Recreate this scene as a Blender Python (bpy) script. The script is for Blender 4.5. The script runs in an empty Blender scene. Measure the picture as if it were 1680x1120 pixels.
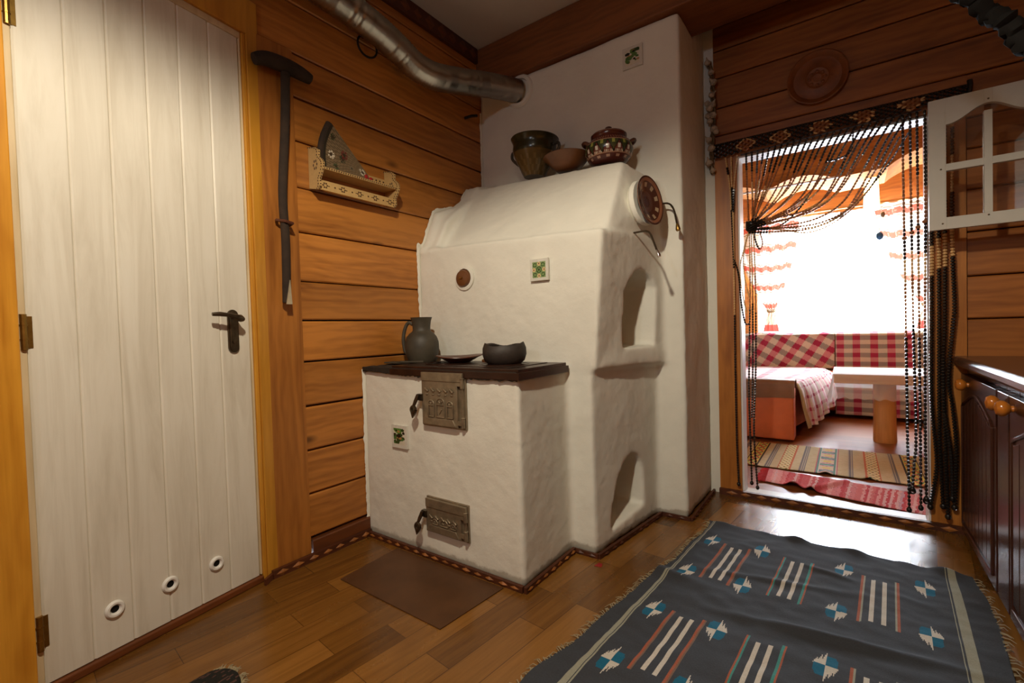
import bpy, math, random
from mathutils import Vector, Matrix, noise
random.seed(7)
PI = math.pi
S = bpy.context.scene
COL = S.collection
V = Vector

# ------------------------------------------------------------------ camera
cam_d = bpy.data.cameras.new('camera'); cam = bpy.data.objects.new('camera', cam_d); COL.objects.link(cam)
yaw, pit, rol, fpx = 0.625656102, -0.0240820367, -0.0292416726, 762.182325
f_ = V((-math.sin(yaw)*math.cos(pit), math.cos(yaw)*math.cos(pit), math.sin(pit)))
r_ = V((math.cos(yaw), math.sin(yaw), 0)); u_ = r_.cross(f_)
r2 = r_*math.cos(rol) + u_*math.sin(rol); u2 = -r_*math.sin(rol) + u_*math.cos(rol)
m = Matrix((r2, u2, -f_)).transposed().to_4x4(); m.translation = V((1.77, -2.65, 0.9))
cam.matrix_world = m
cam_d.sensor_width = 36; cam_d.lens = 36*fpx/1680; cam_d.clip_start = 0.02
S.camera = cam
S.view_settings.view_transform = 'Standard'; S.view_settings.look = 'None'
S.view_settings.exposure = -0.06; S.view_settings.gamma = 1.0; S.view_settings.use_curve_mapping = False
S.cycles.use_denoising = True
S.cycles.max_bounces = 10; S.cycles.diffuse_bounces = 6; S.cycles.glossy_bounces = 4
S.cycles.transparent_max_bounces = 12; S.cycles.sample_clamp_indirect = 6.0

# ------------------------------------------------------------------ materials
def srgb(r, g, b):
    def c(x):
        x /= 255.0
        return x/12.92 if x <= .04045 else ((x+.055)/1.055)**2.4
    return (c(r), c(g), c(b), 1)

class NT:
    def __init__(s, name):
        s.m = bpy.data.materials.new(name); s.m.use_nodes = True
        s.t = s.m.node_tree; s.t.nodes.clear()
        s.out = s.t.nodes.new('ShaderNodeOutputMaterial')
        s.p = s.t.nodes.new('ShaderNodeBsdfPrincipled')
        s.t.links.new(s.p.outputs[0], s.out.inputs[0])
    def n(s, typ, **kw):
        nd = s.t.nodes.new(typ)
        for k, v in kw.items():
            if k in nd.inputs: nd.inputs[k].default_value = v
            else: setattr(nd, k, v)
        return nd
    def l(s, a, b): s.t.links.new(a, b)
    def coord(s): return s.n('ShaderNodeTexCoord').outputs['Object']
    def mapping(s, vec, scale=(1,1,1), rot=(0,0,0), loc=(0,0,0)):
        mp = s.n('ShaderNodeMapping'); mp.inputs['Scale'].default_value = scale
        mp.inputs['Rotation'].default_value = rot; mp.inputs['Location'].default_value = loc
        s.l(vec, mp.inputs['Vector']); return mp.outputs[0]
    def noise(s, vec, scale, detail=4, rough=.6, dist=0):
        nd = s.n('ShaderNodeTexNoise'); nd.inputs['Scale'].default_value = scale
        nd.inputs['Detail'].default_value = detail; nd.inputs['Roughness'].default_value = rough
        nd.inputs['Distortion'].default_value = dist
        if vec is not None: s.l(vec, nd.inputs['Vector'])
        return nd.outputs['Fac']
    def ramp(s, fac, stops):
        r = s.n('ShaderNodeValToRGB'); e = r.color_ramp.elements
        while len(e) < len(stops): e.new(.5)
        for i, (p, c) in enumerate(stops):
            e[i].position = p; e[i].color = c if len(c) == 4 else (*c, 1)
        s.l(fac, r.inputs[0]); return r.outputs[0]
    def mix(s, fac, a, b, mode='MIX'):
        x = s.n('ShaderNodeMix', data_type='RGBA', blend_type=mode)
        for sock, val in ((x.inputs[0], fac), (x.inputs[6], a), (x.inputs[7], b)):
            if hasattr(val, 'is_linked') or isinstance(val, bpy.types.NodeSocket): s.l(val, sock)
            else: sock.default_value = val
        return x.outputs[2]
    def math(s, op, a, b=0.0):
        x = s.n('ShaderNodeMath', operation=op)
        for sock, val in ((x.inputs[0], a), (x.inputs[1], b)):
            if isinstance(val, bpy.types.NodeSocket): s.l(val, sock)
            else: sock.default_value = val
        return x.outputs[0]
    def bump(s, h, strength=.3, dist=.01):
        b = s.n('ShaderNodeBump'); b.inputs['Strength'].default_value = strength
        b.inputs['Distance'].default_value = dist; s.l(h, b.inputs['Height']); s.l(b.outputs[0], s.p.inputs['Normal'])
    def base(s, c):
        if isinstance(c, bpy.types.NodeSocket): s.l(c, s.p.inputs['Base Color'])
        else: s.p.inputs['Base Color'].default_value = c
    def rough(s, r):
        if isinstance(r, bpy.types.NodeSocket): s.l(r, s.p.inputs['Roughness'])
        else: s.p.inputs['Roughness'].default_value = r

W1 = (1,1,1,1)
def simple(name, col, rough=.6, metal=0, var=.15, scale=14, bump=.0, bscale=60, spec=None):
    t = NT(name); v = t.coord()
    nz = t.noise(v, scale, 5)
    d = tuple(c*(1-var) for c in col[:3]) + (1,); b = tuple(min(1, c*(1+var)) for c in col[:3]) + (1,)
    t.base(t.ramp(nz, [(.3, d), (.7, b)])); t.rough(rough); t.p.inputs['Metallic'].default_value = metal
    if spec is not None: t.p.inputs['Specular IOR Level'].default_value = spec
    if bump: t.bump(t.noise(v, bscale, 5), bump, .004)
    return t.m

def wood(name, dark, light, axis='Y', grain=1.0, rough=.45, knots=True, bump=.06, ring=.10):
    """procedural pine: grain stretched along one axis, each board shifted by its own 'pv' attribute"""
    t = NT(name); v = t.coord()
    at = t.n('ShaderNodeAttribute', attribute_name='pv'); sep = t.n('ShaderNodeSeparateColor'); t.l(at.outputs['Color'], sep.inputs[0])
    add = t.n('ShaderNodeVectorMath', operation='MULTIPLY_ADD'); t.l(at.outputs['Color'], add.inputs[0])
    add.inputs[1].default_value = (7.3, 5.1, 9.7); t.l(v, add.inputs[2]); vv = add.outputs[0]
    lo, hi = .9*grain, 15*grain
    sc = {'X': (lo, hi, hi), 'Y': (hi, lo, hi), 'Z': (hi, hi, lo)}[axis]
    vm = t.mapping(vv, sc)
    g1 = t.noise(vm, 1.0, 6, .62, .8)
    sc2 = tuple(c*5 for c in sc)
    g2 = t.noise(t.mapping(vv, sc2), 1.0, 3, .6)
    rings = t.n('ShaderNodeTexWave', wave_type='BANDS', bands_direction={'X': 'Z', 'Y': 'Z', 'Z': 'Y'}[axis])
    rings.inputs['Scale'].default_value = 9*grain; rings.inputs['Distortion'].default_value = 9
    rings.inputs['Detail'].default_value = 2; rings.inputs['Detail Scale'].default_value = 1.2
    sr = {'X': (.35, 1, 1), 'Y': (1, .35, 1), 'Z': (1, 1, .35)}[axis]
    t.l(t.mapping(vv, sr), rings.inputs['Vector'])
    f1 = t.math('ADD', t.math('MULTIPLY', g1, 1-ring), t.math('MULTIPLY', rings.outputs['Fac'], ring))
    big = t.noise(vv, 2.2, 3)
    f1 = t.math('ADD', t.math('MULTIPLY', f1, .60), t.math('ADD', t.math('MULTIPLY', g2, .18), t.math('MULTIPLY', big, .22)))
    c = t.ramp(f1, [(.30, dark), (.56, light), (.85, tuple(min(1, x*1.18) for x in light[:3]) + (1,))])
    hue = t.n('ShaderNodeHueSaturation'); t.l(c, hue.inputs['Color'])
    t.l(t.math('ADD', t.math('MULTIPLY', sep.outputs[1], .3), .85), hue.inputs['Value'])
    c = hue.outputs[0]
    if knots:
        kv = {'X': (2.2, 0, 5.4), 'Y': (0, 2.2, 5.4), 'Z': (5.2, 5.2, 1.6)}[axis]
        vo = t.n('ShaderNodeTexVoronoi'); vo.inputs['Scale'].default_value = 1.0
        t.l(t.mapping(vv, kv), vo.inputs['Vector'])
        k = t.ramp(vo.outputs['Distance'], [(.035, (1,1,1,1)), (.115, (0,0,0,1))])
        c = t.mix(t.math('MULTIPLY', k, .8), c, tuple(x*.30 for x in dark[:3]) + (1,))
    t.base(c); t.rough(rough)
    if bump: t.bump(f1, bump, .004)
    return t.m

def plaster(name, col=(.80,.785,.69,1), dirty=True, ground=.028):
    t = NT(name); v = t.coord()
    n1 = t.noise(v, 3.0, 6, .6); n2 = t.noise(v, 38, 6, .7); n3 = t.noise(v, 9, 8, .75)
    c = t.ramp(n1, [(.3, tuple(x*.90 for x in col[:3]) + (1,)), (.65, col)])
    if dirty:
        sp = t.ramp(n2, [(.70, (0,0,0,1)), (.78, (1,1,1,1))])
        c = t.mix(t.math('MULTIPLY', sp, .25), c, (.36,.29,.2,1))
        # soot and floor dirt with its own ragged outline along the foot of the masonry
        geo = t.n('ShaderNodeNewGeometry'); sx = t.n('ShaderNodeSeparateXYZ'); t.l(geo.outputs['Position'], sx.inputs[0])
        z = t.math('SUBTRACT', sx.outputs['Z'], t.math('MULTIPLY', n3, ground*2.2))
        k = t.ramp(z, [(0.0, (1,1,1,1)), (ground*.35, (0,0,0,1))])
        c = t.mix(t.math('MULTIPLY', k, .55), c, (.20,.15,.085,1))
    t.base(c); t.rough(.85); t.p.inputs['Specular IOR Level'].default_value = .25
    t.bump(t.math('ADD', t.math('MULTIPLY', n2, .35), t.math('MULTIPLY', n3, .9)), .22, .012)
    return t.m

def attr_mat(name, rough=.9, bump=.3, bscale=240, mult=.25, spec=.2):
    """woven / painted pattern: each face carries its own thread colour in 'pat'"""
    t = NT(name); v = t.coord()
    a = t.n('ShaderNodeAttribute', attribute_name='pat')
    nz = t.noise(v, bscale, 3, .7)
    g = t.ramp(nz, [(.25, (1-mult,)*3), (.75, (1,1,1))])
    t.base(t.mix(1.0, a.outputs['Color'], g, 'MULTIPLY')); t.rough(rough)
    t.p.inputs['Specular IOR Level'].default_value = spec
    t.bump(nz, bump, .003)
    return t.m

M = {}
M['pine'] = wood('honey pine boards', srgb(122,68,20), srgb(186,120,50), 'Y', rough=.42)
M['pine_x'] = wood('honey pine boards along x', srgb(104,56,20), srgb(166,102,44), 'X', rough=.42)
M['pine_matt'] = wood('matt golden pine', srgb(128,72,24), srgb(190,124,54), 'X', rough=.85)
M['pine_z'] = wood('honey pine upright', srgb(124,68,20), srgb(180,114,46), 'Z', rough=.42)
M['casing'] = wood('varnished yellow pine casing', srgb(170,106,24), srgb(208,146,48), 'Z', rough=.3, knots=False)
M['jamb'] = wood('pale raw wood', srgb(186,160,116), srgb(222,200,160), 'Z', rough=.6, knots=False)
M['beam'] = wood('dark stained beam', srgb(78,42,16), srgb(128,76,34), 'X', rough=.6, knots=False)
M['sill'] = wood('dark sill wood', srgb(58,28,10), srgb(110,58,22), 'Y', rough=.5)
M['carved'] = wood('carved dark moulding', srgb(44,20,8), srgb(88,42,16), 'Y', rough=.55, knots=False)
M['carved_lozenge'] = simple('bare carved lozenges', srgb(150,92,40), .55, var=.45, scale=25)  # orange diamond pattern on the dark strip
M['plaster'] = plaster('whitewashed plaster')
M['plaster_wall'] = plaster('white plaster strip', dirty=False)
M['ceil'] = simple('ceiling white', (.62,.58,.52,1), .9, var=.04, scale=3)
M['iron'] = simple('cast iron grey', srgb(140,126,104), .38, .55, .25, 30, .2, 90)
M['black_iron'] = simple('black iron', srgb(46,38,32), .5, .7, .3, 22, .3, 70)
M['hob'] = simple('blackened hob iron', srgb(58,36,26), .33, .5, .35, 12, .15, 50)
M['soot'] = simple('sooty edge', srgb(40,32,24), .8, .0, .4, 30, .4, 60)
M['steel_sheet'] = simple('worn brown sheet steel', srgb(92,60,34), .45, .3, .22, 7, .08, 20)
M['brass'] = simple('aged brass', srgb(150,118,58), .35, .9, .2, 60)
M['bronze'] = simple('dark bronze', srgb(92,80,64), .28, .85, .25, 60)
M['chrome'] = simple('bright metal', (.8,.8,.8,1), .15, 1, .05)
M['black'] = simple('near black', (.012,.011,.01,1), .9, spec=.1)
M['white_enamel'] = simple('white plastic', (.8,.78,.72,1), .25, var=.03)

def door_paint():
    t = NT('white washed plank door'); v = t.coord()
    g = t.noise(t.mapping(v, (10, 10, .8)), 2.2, 6, .65, .6)
    n = t.noise(v, 2.5, 4)
    c = t.ramp(g, [(.28, (.62,.565,.46,1)), (.55, (.76,.715,.61,1)), (.8, (.80,.76,.67,1))])
    c = t.mix(t.math('MULTIPLY', t.ramp(n, [(.35, (1,1,1,1)), (.6, (0,0,0,1))]), .15), c, (.52,.46,.36,1))
    t.base(c); t.rough(.45); t.bump(g, .06, .002); return t.m
M['door'] = door_paint()
M['cab_white'] = simple('white cabinet foil', (.56,.54,.48,1), .35, var=.03)

def floor_mat():
    t = NT('brown laminate floor'); v = t.coord()
    mv = t.mapping(v, (1,1,1), (0,0,PI/2 + math.radians(6)))
    br = t.n('ShaderNodeTexBrick'); t.l(mv, br.inputs['Vector'])
    br.inputs['Scale'].default_value = 1; br.inputs['Brick Width'].default_value = .46; br.inputs['Row Height'].default_value = .098
    br.inputs['Mortar Size'].default_value = .0012; br.inputs['Mortar Smooth'].default_value = .3; br.inputs['Bias'].default_value = 0
    br.inputs['Color1'].default_value = (0,0,0,1); br.inputs['Color2'].default_value = (1,1,1,1); br.inputs['Mortar'].default_value = (.5,.5,.5,1)
    br.offset = .37; br.squash = 1
    g = t.noise(t.mapping(mv, (1.6, 22, 1)), 2.0, 6, .65, .7)
    n = t.noise(v, 3, 5)
    f = t.math('ADD', t.math('MULTIPLY', br.outputs['Color'], .42), t.math('MULTIPLY', g, .58))
    c = t.ramp(f, [(.22, srgb(76,46,16)), (.5, srgb(116,76,29)), (.8, srgb(146,100,45))])
    c = t.mix(t.math('MULTIPLY', br.outputs['Fac'], .7), c, srgb(48,26,10))
    c = t.mix(t.math('MULTIPLY', t.ramp(n, [(.55, (0,0,0,1)), (.75, (1,1,1,1))]), .35), c, srgb(78,42,16))
    t.base(c)
    t.rough(t.ramp(n, [(.3, (.20,)*3), (.7, (.32,)*3)])); t.bump(g, .04, .002); return t.m
M['floor'] = floor_mat()
def floor2_mat():
    t = NT('glossy reddish boards'); v = t.coord()
    br = t.n('ShaderNodeTexBrick'); t.l(v, br.inputs['Vector'])
    br.inputs['Scale'].default_value = 1; br.inputs['Brick Width'].default_value = 2.4; br.inputs['Row Height'].default_value = .11
    br.inputs['Mortar Size'].default_value = .003; br.inputs['Color1'].default_value = srgb(120,62,26); br.inputs['Color2'].default_value = srgb(146,84,40); br.inputs['Mortar'].default_value = srgb(40,18,8)
    g = t.noise(t.mapping(v, (1.2, 20, 1)), 2, 5, .6)
    t.base(t.mix(.35, br.outputs['Color'], t.ramp(g, [(.3, srgb(90,44,18)), (.7, srgb(160,96,48))])))
    t.rough(.33); t.bump(g, .06, .002); return t.m
M['floor2'] = floor2_mat()
M['thresh'] = wood('weathered grey threshold', srgb(120,108,92), srgb(190,180,162), 'X', rough=.4, knots=False)
M['mahogany'] = simple('dark mahogany foil', srgb(62,34,24), .26, 0, .22, 6)
M['worktop'] = simple('brown worktop', srgb(96,64,44), .25, 0, .2, 25)
M['knob'] = simple('glossy orange wood', srgb(190,112,38), .15, 0, .15, 30)
M['bead_black'] = simple('black beads', srgb(30,25,22), .25, 0, .2)
M['bead_brown'] = simple('brown wooden beads', srgb(148,92,48), .4, 0, .25, 30)
M['bead_tan'] = simple('tan wooden beads', srgb(212,172,116), .45, 0, .2, 30)
M['clay_dark'] = simple('smoked dark clay', srgb(66,60,48), .55, 0, .45, 11, .25, 40)
M['clay_black'] = simple('blackened clay', srgb(48,40,34), .6, 0, .3, 16, .35, 50)
M['clay_red'] = simple('red brown clay', srgb(84,46,30), .35, 0, .25, 14)
M['clay_brown'] = simple('brown glazed clay', srgb(104,64,34), .3, 0, .25, 10)
M['oldwood'] = simple('old dark wood', srgb(46,32,20), .9, 0, .4, 18, .4, 40)
M['tin'] = simple('pale worn metal', srgb(190,178,150), .45, .4, .2)
M['garlic'] = simple('dry garlic skin', srgb(176,160,136), .7, 0, .35, 40, .2, 60)
M['straw'] = simple('dry brown stalks', srgb(104,84,56), .85, 0, .35, 30, .3, 60)
M['platewood'] = simple('carved brown wood', srgb(128,72,30), .5, 0, .25, 20, .2, 40)
M['sofa_orange'] = simple('orange brown upholstery', srgb(186,88,34), .55, 0, .12, 8)
M['sofa_brown'] = simple('brown upholstery', srgb(120,78,44), .6, 0, .15, 8)
M['log'] = wood('pale log', srgb(140,84,38), srgb(188,128,66), 'Z', grain=.8, rough=.5, knots=False)
M['log_x'] = wood('pale timber slab', srgb(176,112,54), srgb(222,164,96), 'X', grain=.8, rough=.5, knots=False)
M['white_wood'] = simple('white painted wood', (.82,.82,.8,1), .4, var=.03)
M['pvc'] = simple('white window frame', (.8,.8,.8,1), .3, var=.02)
M['fringe'] = simple('cream wool fringe', srgb(156,142,110), .95, 0, .2, 60)
M['blue'] = simple('blue painted egg', srgb(70,130,190), .3, 0, .1)
M['red'] = simple('red painted wood', srgb(150,30,30), .4, 0, .2)
M['pat'] = attr_mat('woven pattern cloth')
M['paint'] = attr_mat('painted pattern', .4, .05, 60, .15, .4)
M['glaze'] = attr_mat('glazed pattern', .22, .03, 60, .15, .5)
M['rag'] = attr_mat('rag weave', .95, .8, 90, .3, .1)

def glass_mat(name, rough=.0):
    t = NT(name); t.base((.95,.97,.96,1)); t.rough(rough)
    t.p.inputs['Transmission Weight'].default_value = 1; t.p.inputs['IOR'].default_value = 1.1
    tr = t.n('ShaderNodeBsdfTransparent'); mx = t.n('ShaderNodeMixShader'); mx.inputs[0].default_value = .12
    gl = t.n('ShaderNodeBsdfGlossy'); gl.inputs['Roughness'].default_value = .03
    t.l(tr.outputs[0], mx.inputs[1]); t.l(gl.outputs[0], mx.inputs[2]); t.l(mx.outputs[0], t.out.inputs[0])
    return t.m
M['glass'] = glass_mat('clear pane')
def cloth_mix(name, col, trans, transp, attr=False):
    t = NT(name); t.t.nodes.remove(t.p)
    d = t.n('ShaderNodeBsdfDiffuse'); tl = t.n('ShaderNodeBsdfTranslucent'); tp = t.n('ShaderNodeBsdfTransparent')
    if attr:
        a = t.n('ShaderNodeAttribute', attribute_name='pat')
        t.l(a.outputs['Color'], d.inputs[0]); t.l(a.outputs['Color'], tl.inputs[0])
    else:
        d.inputs[0].default_value = col; tl.inputs[0].default_value = col
    m1 = t.n('ShaderNodeMixShader'); m1.inputs[0].default_value = trans
    t.l(d.outputs[0], m1.inputs[1]); t.l(tl.outputs[0], m1.inputs[2])
    m2 = t.n('ShaderNodeMixShader'); m2.inputs[0].default_value = transp
    t.l(m1.outputs[0], m2.inputs[1]); t.l(tp.outputs[0], m2.inputs[2]); t.l(m2.outputs[0], t.out.inputs[0])
    return t.m
M['sheer'] = cloth_mix('sheer white voile', (.9,.9,.9,1), .5, .68)
M['lace'] = cloth_mix('white lace cloth', (.85,.83,.82,1), .4, .78)
M['lace_top'] = cloth_mix('white lace table top', (.85,.83,.82,1), .15, .08)
M['curtain'] = cloth_mix('striped woven curtain', W1, .10, .0, True)
def emit(name, col, st):
    t = NT(name); t.p.inputs['Emission Color'].default_value = col; t.p.inputs['Emission Strength'].default_value = st; t.base(col); return t.m
M['lamp'] = emit('glowing lamp shade', (1,.80,.45,1), 9)
def duct_mat():
    t = NT('flexible aluminium'); t.base((.56,.54,.5,1)); t.p.inputs['Metallic'].default_value = 1; t.rough(.33)
    t.bump(t.noise(t.coord(), 40, 3), .08, .004); return t.m
M['duct'] = duct_mat()

# ------------------------------------------------------------------ mesh builder
ORG = {}
class MB:
    def __init__(s): s.v = []; s.f = []; s.mi = []; s.pat = []; s.pv = []; s.cur = (0,0); s.m = 0; s.c = (1,1,1)
    def board(s): s.cur = (random.random(), random.random()); return s
    def add(s, vs, fs, m=None, c=None):
        o = len(s.v); s.v += [tuple(p) for p in vs]
        for f in fs:
            s.f.append(tuple(i+o for i in f)); s.mi.append(s.m if m is None else m)
            s.pat.append(s.c if c is None else c); s.pv.append(s.cur)
        return s
    def box(s, x0, x1, y0, y1, z0, z1, m=None, c=None):
        vs = [(x,y,z) for z in (z0,z1) for y in (y0,y1) for x in (x0,x1)]
        return s.add(vs, [(0,2,3,1),(4,5,7,6),(0,1,5,4),(2,6,7,3),(0,4,6,2),(1,3,7,5)], m, c)
    def hexa(s, b, t, m=None):       # four bottom corners, four top corners (same winding, ccw from above)
        return s.add(list(b)+list(t), [(3,2,1,0),(4,5,6,7),(0,1,5,4),(1,2,6,5),(2,3,7,6),(3,0,4,7)], m)
    def prism(s, pts, axis, a0, a1, m=None, c=None, xf=None):
        def mk(p, a):
            q = {'X': (a,p[0],p[1]), 'Y': (p[0],a,p[1]), 'Z': (p[0],p[1],a)}[axis]
            return tuple(xf @ V(q)) if xf else q
        n = len(pts); vs = [mk(p,a0) for p in pts]+[mk(p,a1) for p in pts]
        fs = [tuple(range(n)), tuple(range(2*n-1,n-1,-1))]+[(i,i+n,(i+1)%n+n,(i+1)%n) for i in range(n)]
        return s.add(vs, fs, m, c)
    def tube(s, pts, r, n=8, m=None, c=None, cap=True, up=None):
        pts = [V(p) for p in pts]; N = len(pts); rs = r if isinstance(r,(list,tuple)) else [r]*N
        vs = []; ref = V(up) if up else V((0.13,0.29,1)).normalized(); prev = None
        for i,p in enumerate(pts):
            t = (pts[min(i+1,N-1)]-pts[max(i-1,0)])
            if t.length < 1e-9: t = V((0,0,1))
            t.normalize()
            if prev is None:
                a = ref.cross(t)
                if a.length < .05: a = V((1,0,0)).cross(t)
            else: a = prev - t*prev.dot(t)
            a.normalize(); prev = a; b = t.cross(a)
            for k in range(n):
                an = 2*PI*k/n; vs.append(p+(a*math.cos(an)+b*math.sin(an))*rs[i])
        fs = []
        for i in range(N-1):
            for k in range(n):
                k2 = (k+1)%n; fs.append((i*n+k, i*n+k2, (i+1)*n+k2, (i+1)*n+k))
        if cap: fs += [tuple(range(n-1,-1,-1)), tuple((N-1)*n+k for k in range(n))]
        return s.add(vs, fs, m, c)
    def lathe(s, prof, loc=(0,0,0), n=32, rot=None, m=None, cf=None, wob=None):
        """profile of (r,z); cf(angle, index) gives a face colour"""
        loc = V(loc); vs = []; N = len(prof)
        for i,(r,z) in enumerate(prof):
            for k in range(n):
                an = 2*PI*k/n; rr = r; zz = z
                if wob: rr, zz = wob(r, z, an, i)
                q = V((rr*math.cos(an), rr*math.sin(an), zz))
                if rot: q = rot @ q
                vs.append(q+loc)
        for i in range(N-1):
            for k in range(n):
                k2 = (k+1)%n
                s_c = cf(2*PI*(k+.5)/n, i) if cf else None
                if i == 0 and k == 0: o = len(s.v); s.v += [tuple(p) for p in vs]
                s.f.append((o+i*n+k, o+i*n+k2, o+(i+1)*n+k2, o+(i+1)*n+k)); s.mi.append(s.m if m is None else m)
                s.pat.append(s_c or s.c); s.pv.append(s.cur)
        return s
    def ell(s, c, r, n=10, k=6, rot=None, m=None, col=None):
        prof = []
        c = V(c); vs = []; fs = []
        for i in range(k+1):
            ph = -PI/2+PI*i/k
            for j in range(n):
                an = 2*PI*j/n; q = V((r[0]*math.cos(ph)*math.cos(an), r[1]*math.cos(ph)*math.sin(an), r[2]*math.sin(ph)))
                if rot: q = rot @ q
                vs.append(c+q)
        for i in range(k):
            for j in range(n):
                j2 = (j+1)%n; fs.append((i*n+j, i*n+j2, (i+1)*n+j2, (i+1)*n+j))
        return s.add(vs, fs, m, col)
    def bead(s, p, q, r, n=6, m=None):
        p = V(p); q = V(q); d = q-p
        return s.tube([p+d*.02, p+d*.25, p+d*.75, p+d*.98], [r*.45, r, r, r*.45], n, m)
    def grid(s, fn, nu, nv, thick=0, cf=None, m=None):
        """sheet from fn(u,v); cf(u,v) is the face colour; thick gives it a real underside"""
        P = [[V(fn(i/nu, j/nv)) for j in range(nv+1)] for i in range(nu+1)]
        o = len(s.v); W = nv+1
        for row in P: s.v += [tuple(p) for p in row]
        def push(f, c):
            s.f.append(f); s.mi.append(s.m if m is None else m); s.pat.append(c or s.c); s.pv.append(s.cur)
        for i in range(nu):
            for j in range(nv):
                c = cf((i+.5)/nu, (j+.5)/nv) if cf else None
                push((o+i*W+j, o+(i+1)*W+j, o+(i+1)*W+j+1, o+i*W+j+1), c)
        if thick:
            o2 = len(s.v)
            for i in range(nu+1):
                for j in range(nv+1):
                    a = P[min(i+1,nu)][j]-P[max(i-1,0)][j]; b = P[i][min(j+1,nv)]-P[i][max(j-1,0)]
                    nn = a.cross(b)
                    if nn.length > 1e-12: nn.normalize()
                    s.v.append(tuple(P[i][j]-nn*thick))
            for i in range(nu):
                for j in range(nv):
                    c = cf((i+.5)/nu, (j+.5)/nv) if cf else None
                    push((o2+i*W+j, o2+i*W+j+1, o2+(i+1)*W+j+1, o2+(i+1)*W+j), c)
            for i in range(nu):
                for j,fl in ((0,0),(nv,1)):
                    a,b,c2,d = o+i*W+j, o+(i+1)*W+j, o2+(i+1)*W+j, o2+i*W+j
                    push((a,d,c2,b) if not fl else (a,b,c2,d), cf((i+.5)/nu, min(max(j/nv,.001),.999)) if cf else None)
            for j in range(nv):
                for i,fl in ((0,1),(nu,0)):
                    a,b,c2,d = o+i*W+j, o+i*W+j+1, o2+i*W+j+1, o2+i*W+j
                    push((a,d,c2,b) if not fl else (a,b,c2,d), cf(min(max(i/nu,.001),.999), (j+.5)/nv) if cf else None)
        return s
    def build(s, name, mats, parent=None, smooth=False, bevel=0, seg=2, angle=40, base=None):
        org = ORG.get(parent.name, V((0,0,0))) if parent else (V(base) if base else V((0,0,0)))
        me = bpy.data.meshes.new(name)
        me.from_pydata([(x-org.x, y-org.y, z-org.z) for x,y,z in s.v], [], s.f)
        if not isinstance(mats, (list,tuple)): mats = [mats]
        for mm in mats: me.materials.append(M[mm] if isinstance(mm,str) else mm)
        me.polygons.foreach_set('material_index', s.mi)
        if any(c != (1,1,1) for c in s.pat):
            a = me.attributes.new('pat', 'FLOAT_COLOR', 'FACE'); fl = []
            for c in s.pat: fl += [c[0], c[1], c[2], 1]
            a.data.foreach_set('color', fl)
        if any(c != (0,0) for c in s.pv):
            a = me.attributes.new('pv', 'FLOAT_COLOR', 'FACE'); fl = []
            for c in s.pv: fl += [c[0], c[1], 0, 1]
            a.data.foreach_set('color', fl)
        me.update()
        if smooth:
            me.polygons.foreach_set('use_smooth', [True]*len(me.polygons))
            if angle: me.set_sharp_from_angle(angle=math.radians(angle))
        o = bpy.data.objects.new(name, me); COL.objects.link(o)
        if parent:
            o.parent = parent
            ORG[o.name] = org
        else:
            o.location = org; ORG[o.name] = org
        if bevel:
            b = o.modifiers.new('bevel','BEVEL'); b.width = bevel; b.segments = seg; b.limit_method = 'ANGLE'; b.angle_limit = math.radians(40)
        return o

def tag(o, label, cat, group=None, kind=None):
    o['label'] = label; o['category'] = cat
    if group: o['group'] = group
    if kind: o['kind'] = kind
    return o
def thing(name, label, cat, loc, group=None):
    o = bpy.data.objects.new(name, None); COL.objects.link(o); o.location = loc; o.empty_display_size = .05
    ORG[o.name] = V(loc); return tag(o, label, cat, group)
def struct(o, label=None, cat=None):
    o['kind'] = 'structure'
    if label: o['label'] = label
    if cat: o['category'] = cat
    return o
def lerp(a, b, t): return a+(b-a)*t
def catmull(P, n):
    P = [V(p) for p in P]; Q = [P[0]*2-P[1]]+P+[P[-1]*2-P[-2]]; out = []
    for i in range(1, len(Q)-2):
        for k in range(n):
            t = k/n; a,b,c,d = Q[i-1],Q[i],Q[i+1],Q[i+2]
            out.append(.5*((2*b)+(c-a)*t+(2*a-5*b+4*c-d)*t*t+(3*b-3*c+d-a)*t**3))
    out.append(P[-1]); return out
def bake(o, *mods):
    """apply an object's modifiers into its mesh"""
    dg = bpy.context.evaluated_depsgraph_get(); dg.update()
    me = bpy.data.meshes.new_from_object(o.evaluated_get(dg)); old = o.data
    o.modifiers.clear(); o.data = me; bpy.data.meshes.remove(old)

# ================================================================== SETTING
# floor of the kitchen, threshold, floor of the far room
mb = MB(); mb.box(-.02,2.77,-4.3,0,-.05,0); struct(mb.build('floor','floor'), 'brown laminate kitchen floor', 'floor')
mb = MB(); mb.box(-1.4,4.2,.1,3.42,-.05,0); struct(mb.build('floor_living_room','floor2'), 'glossy reddish boards of the room beyond the doorway', 'floor')
mb = MB().board(); mb.box(1.318,2.055,-.004,.115,-.03,.012)
struct(mb.build('trim_1','thresh',bevel=.004), 'grey weathered threshold board in the doorway', 'threshold')

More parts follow.
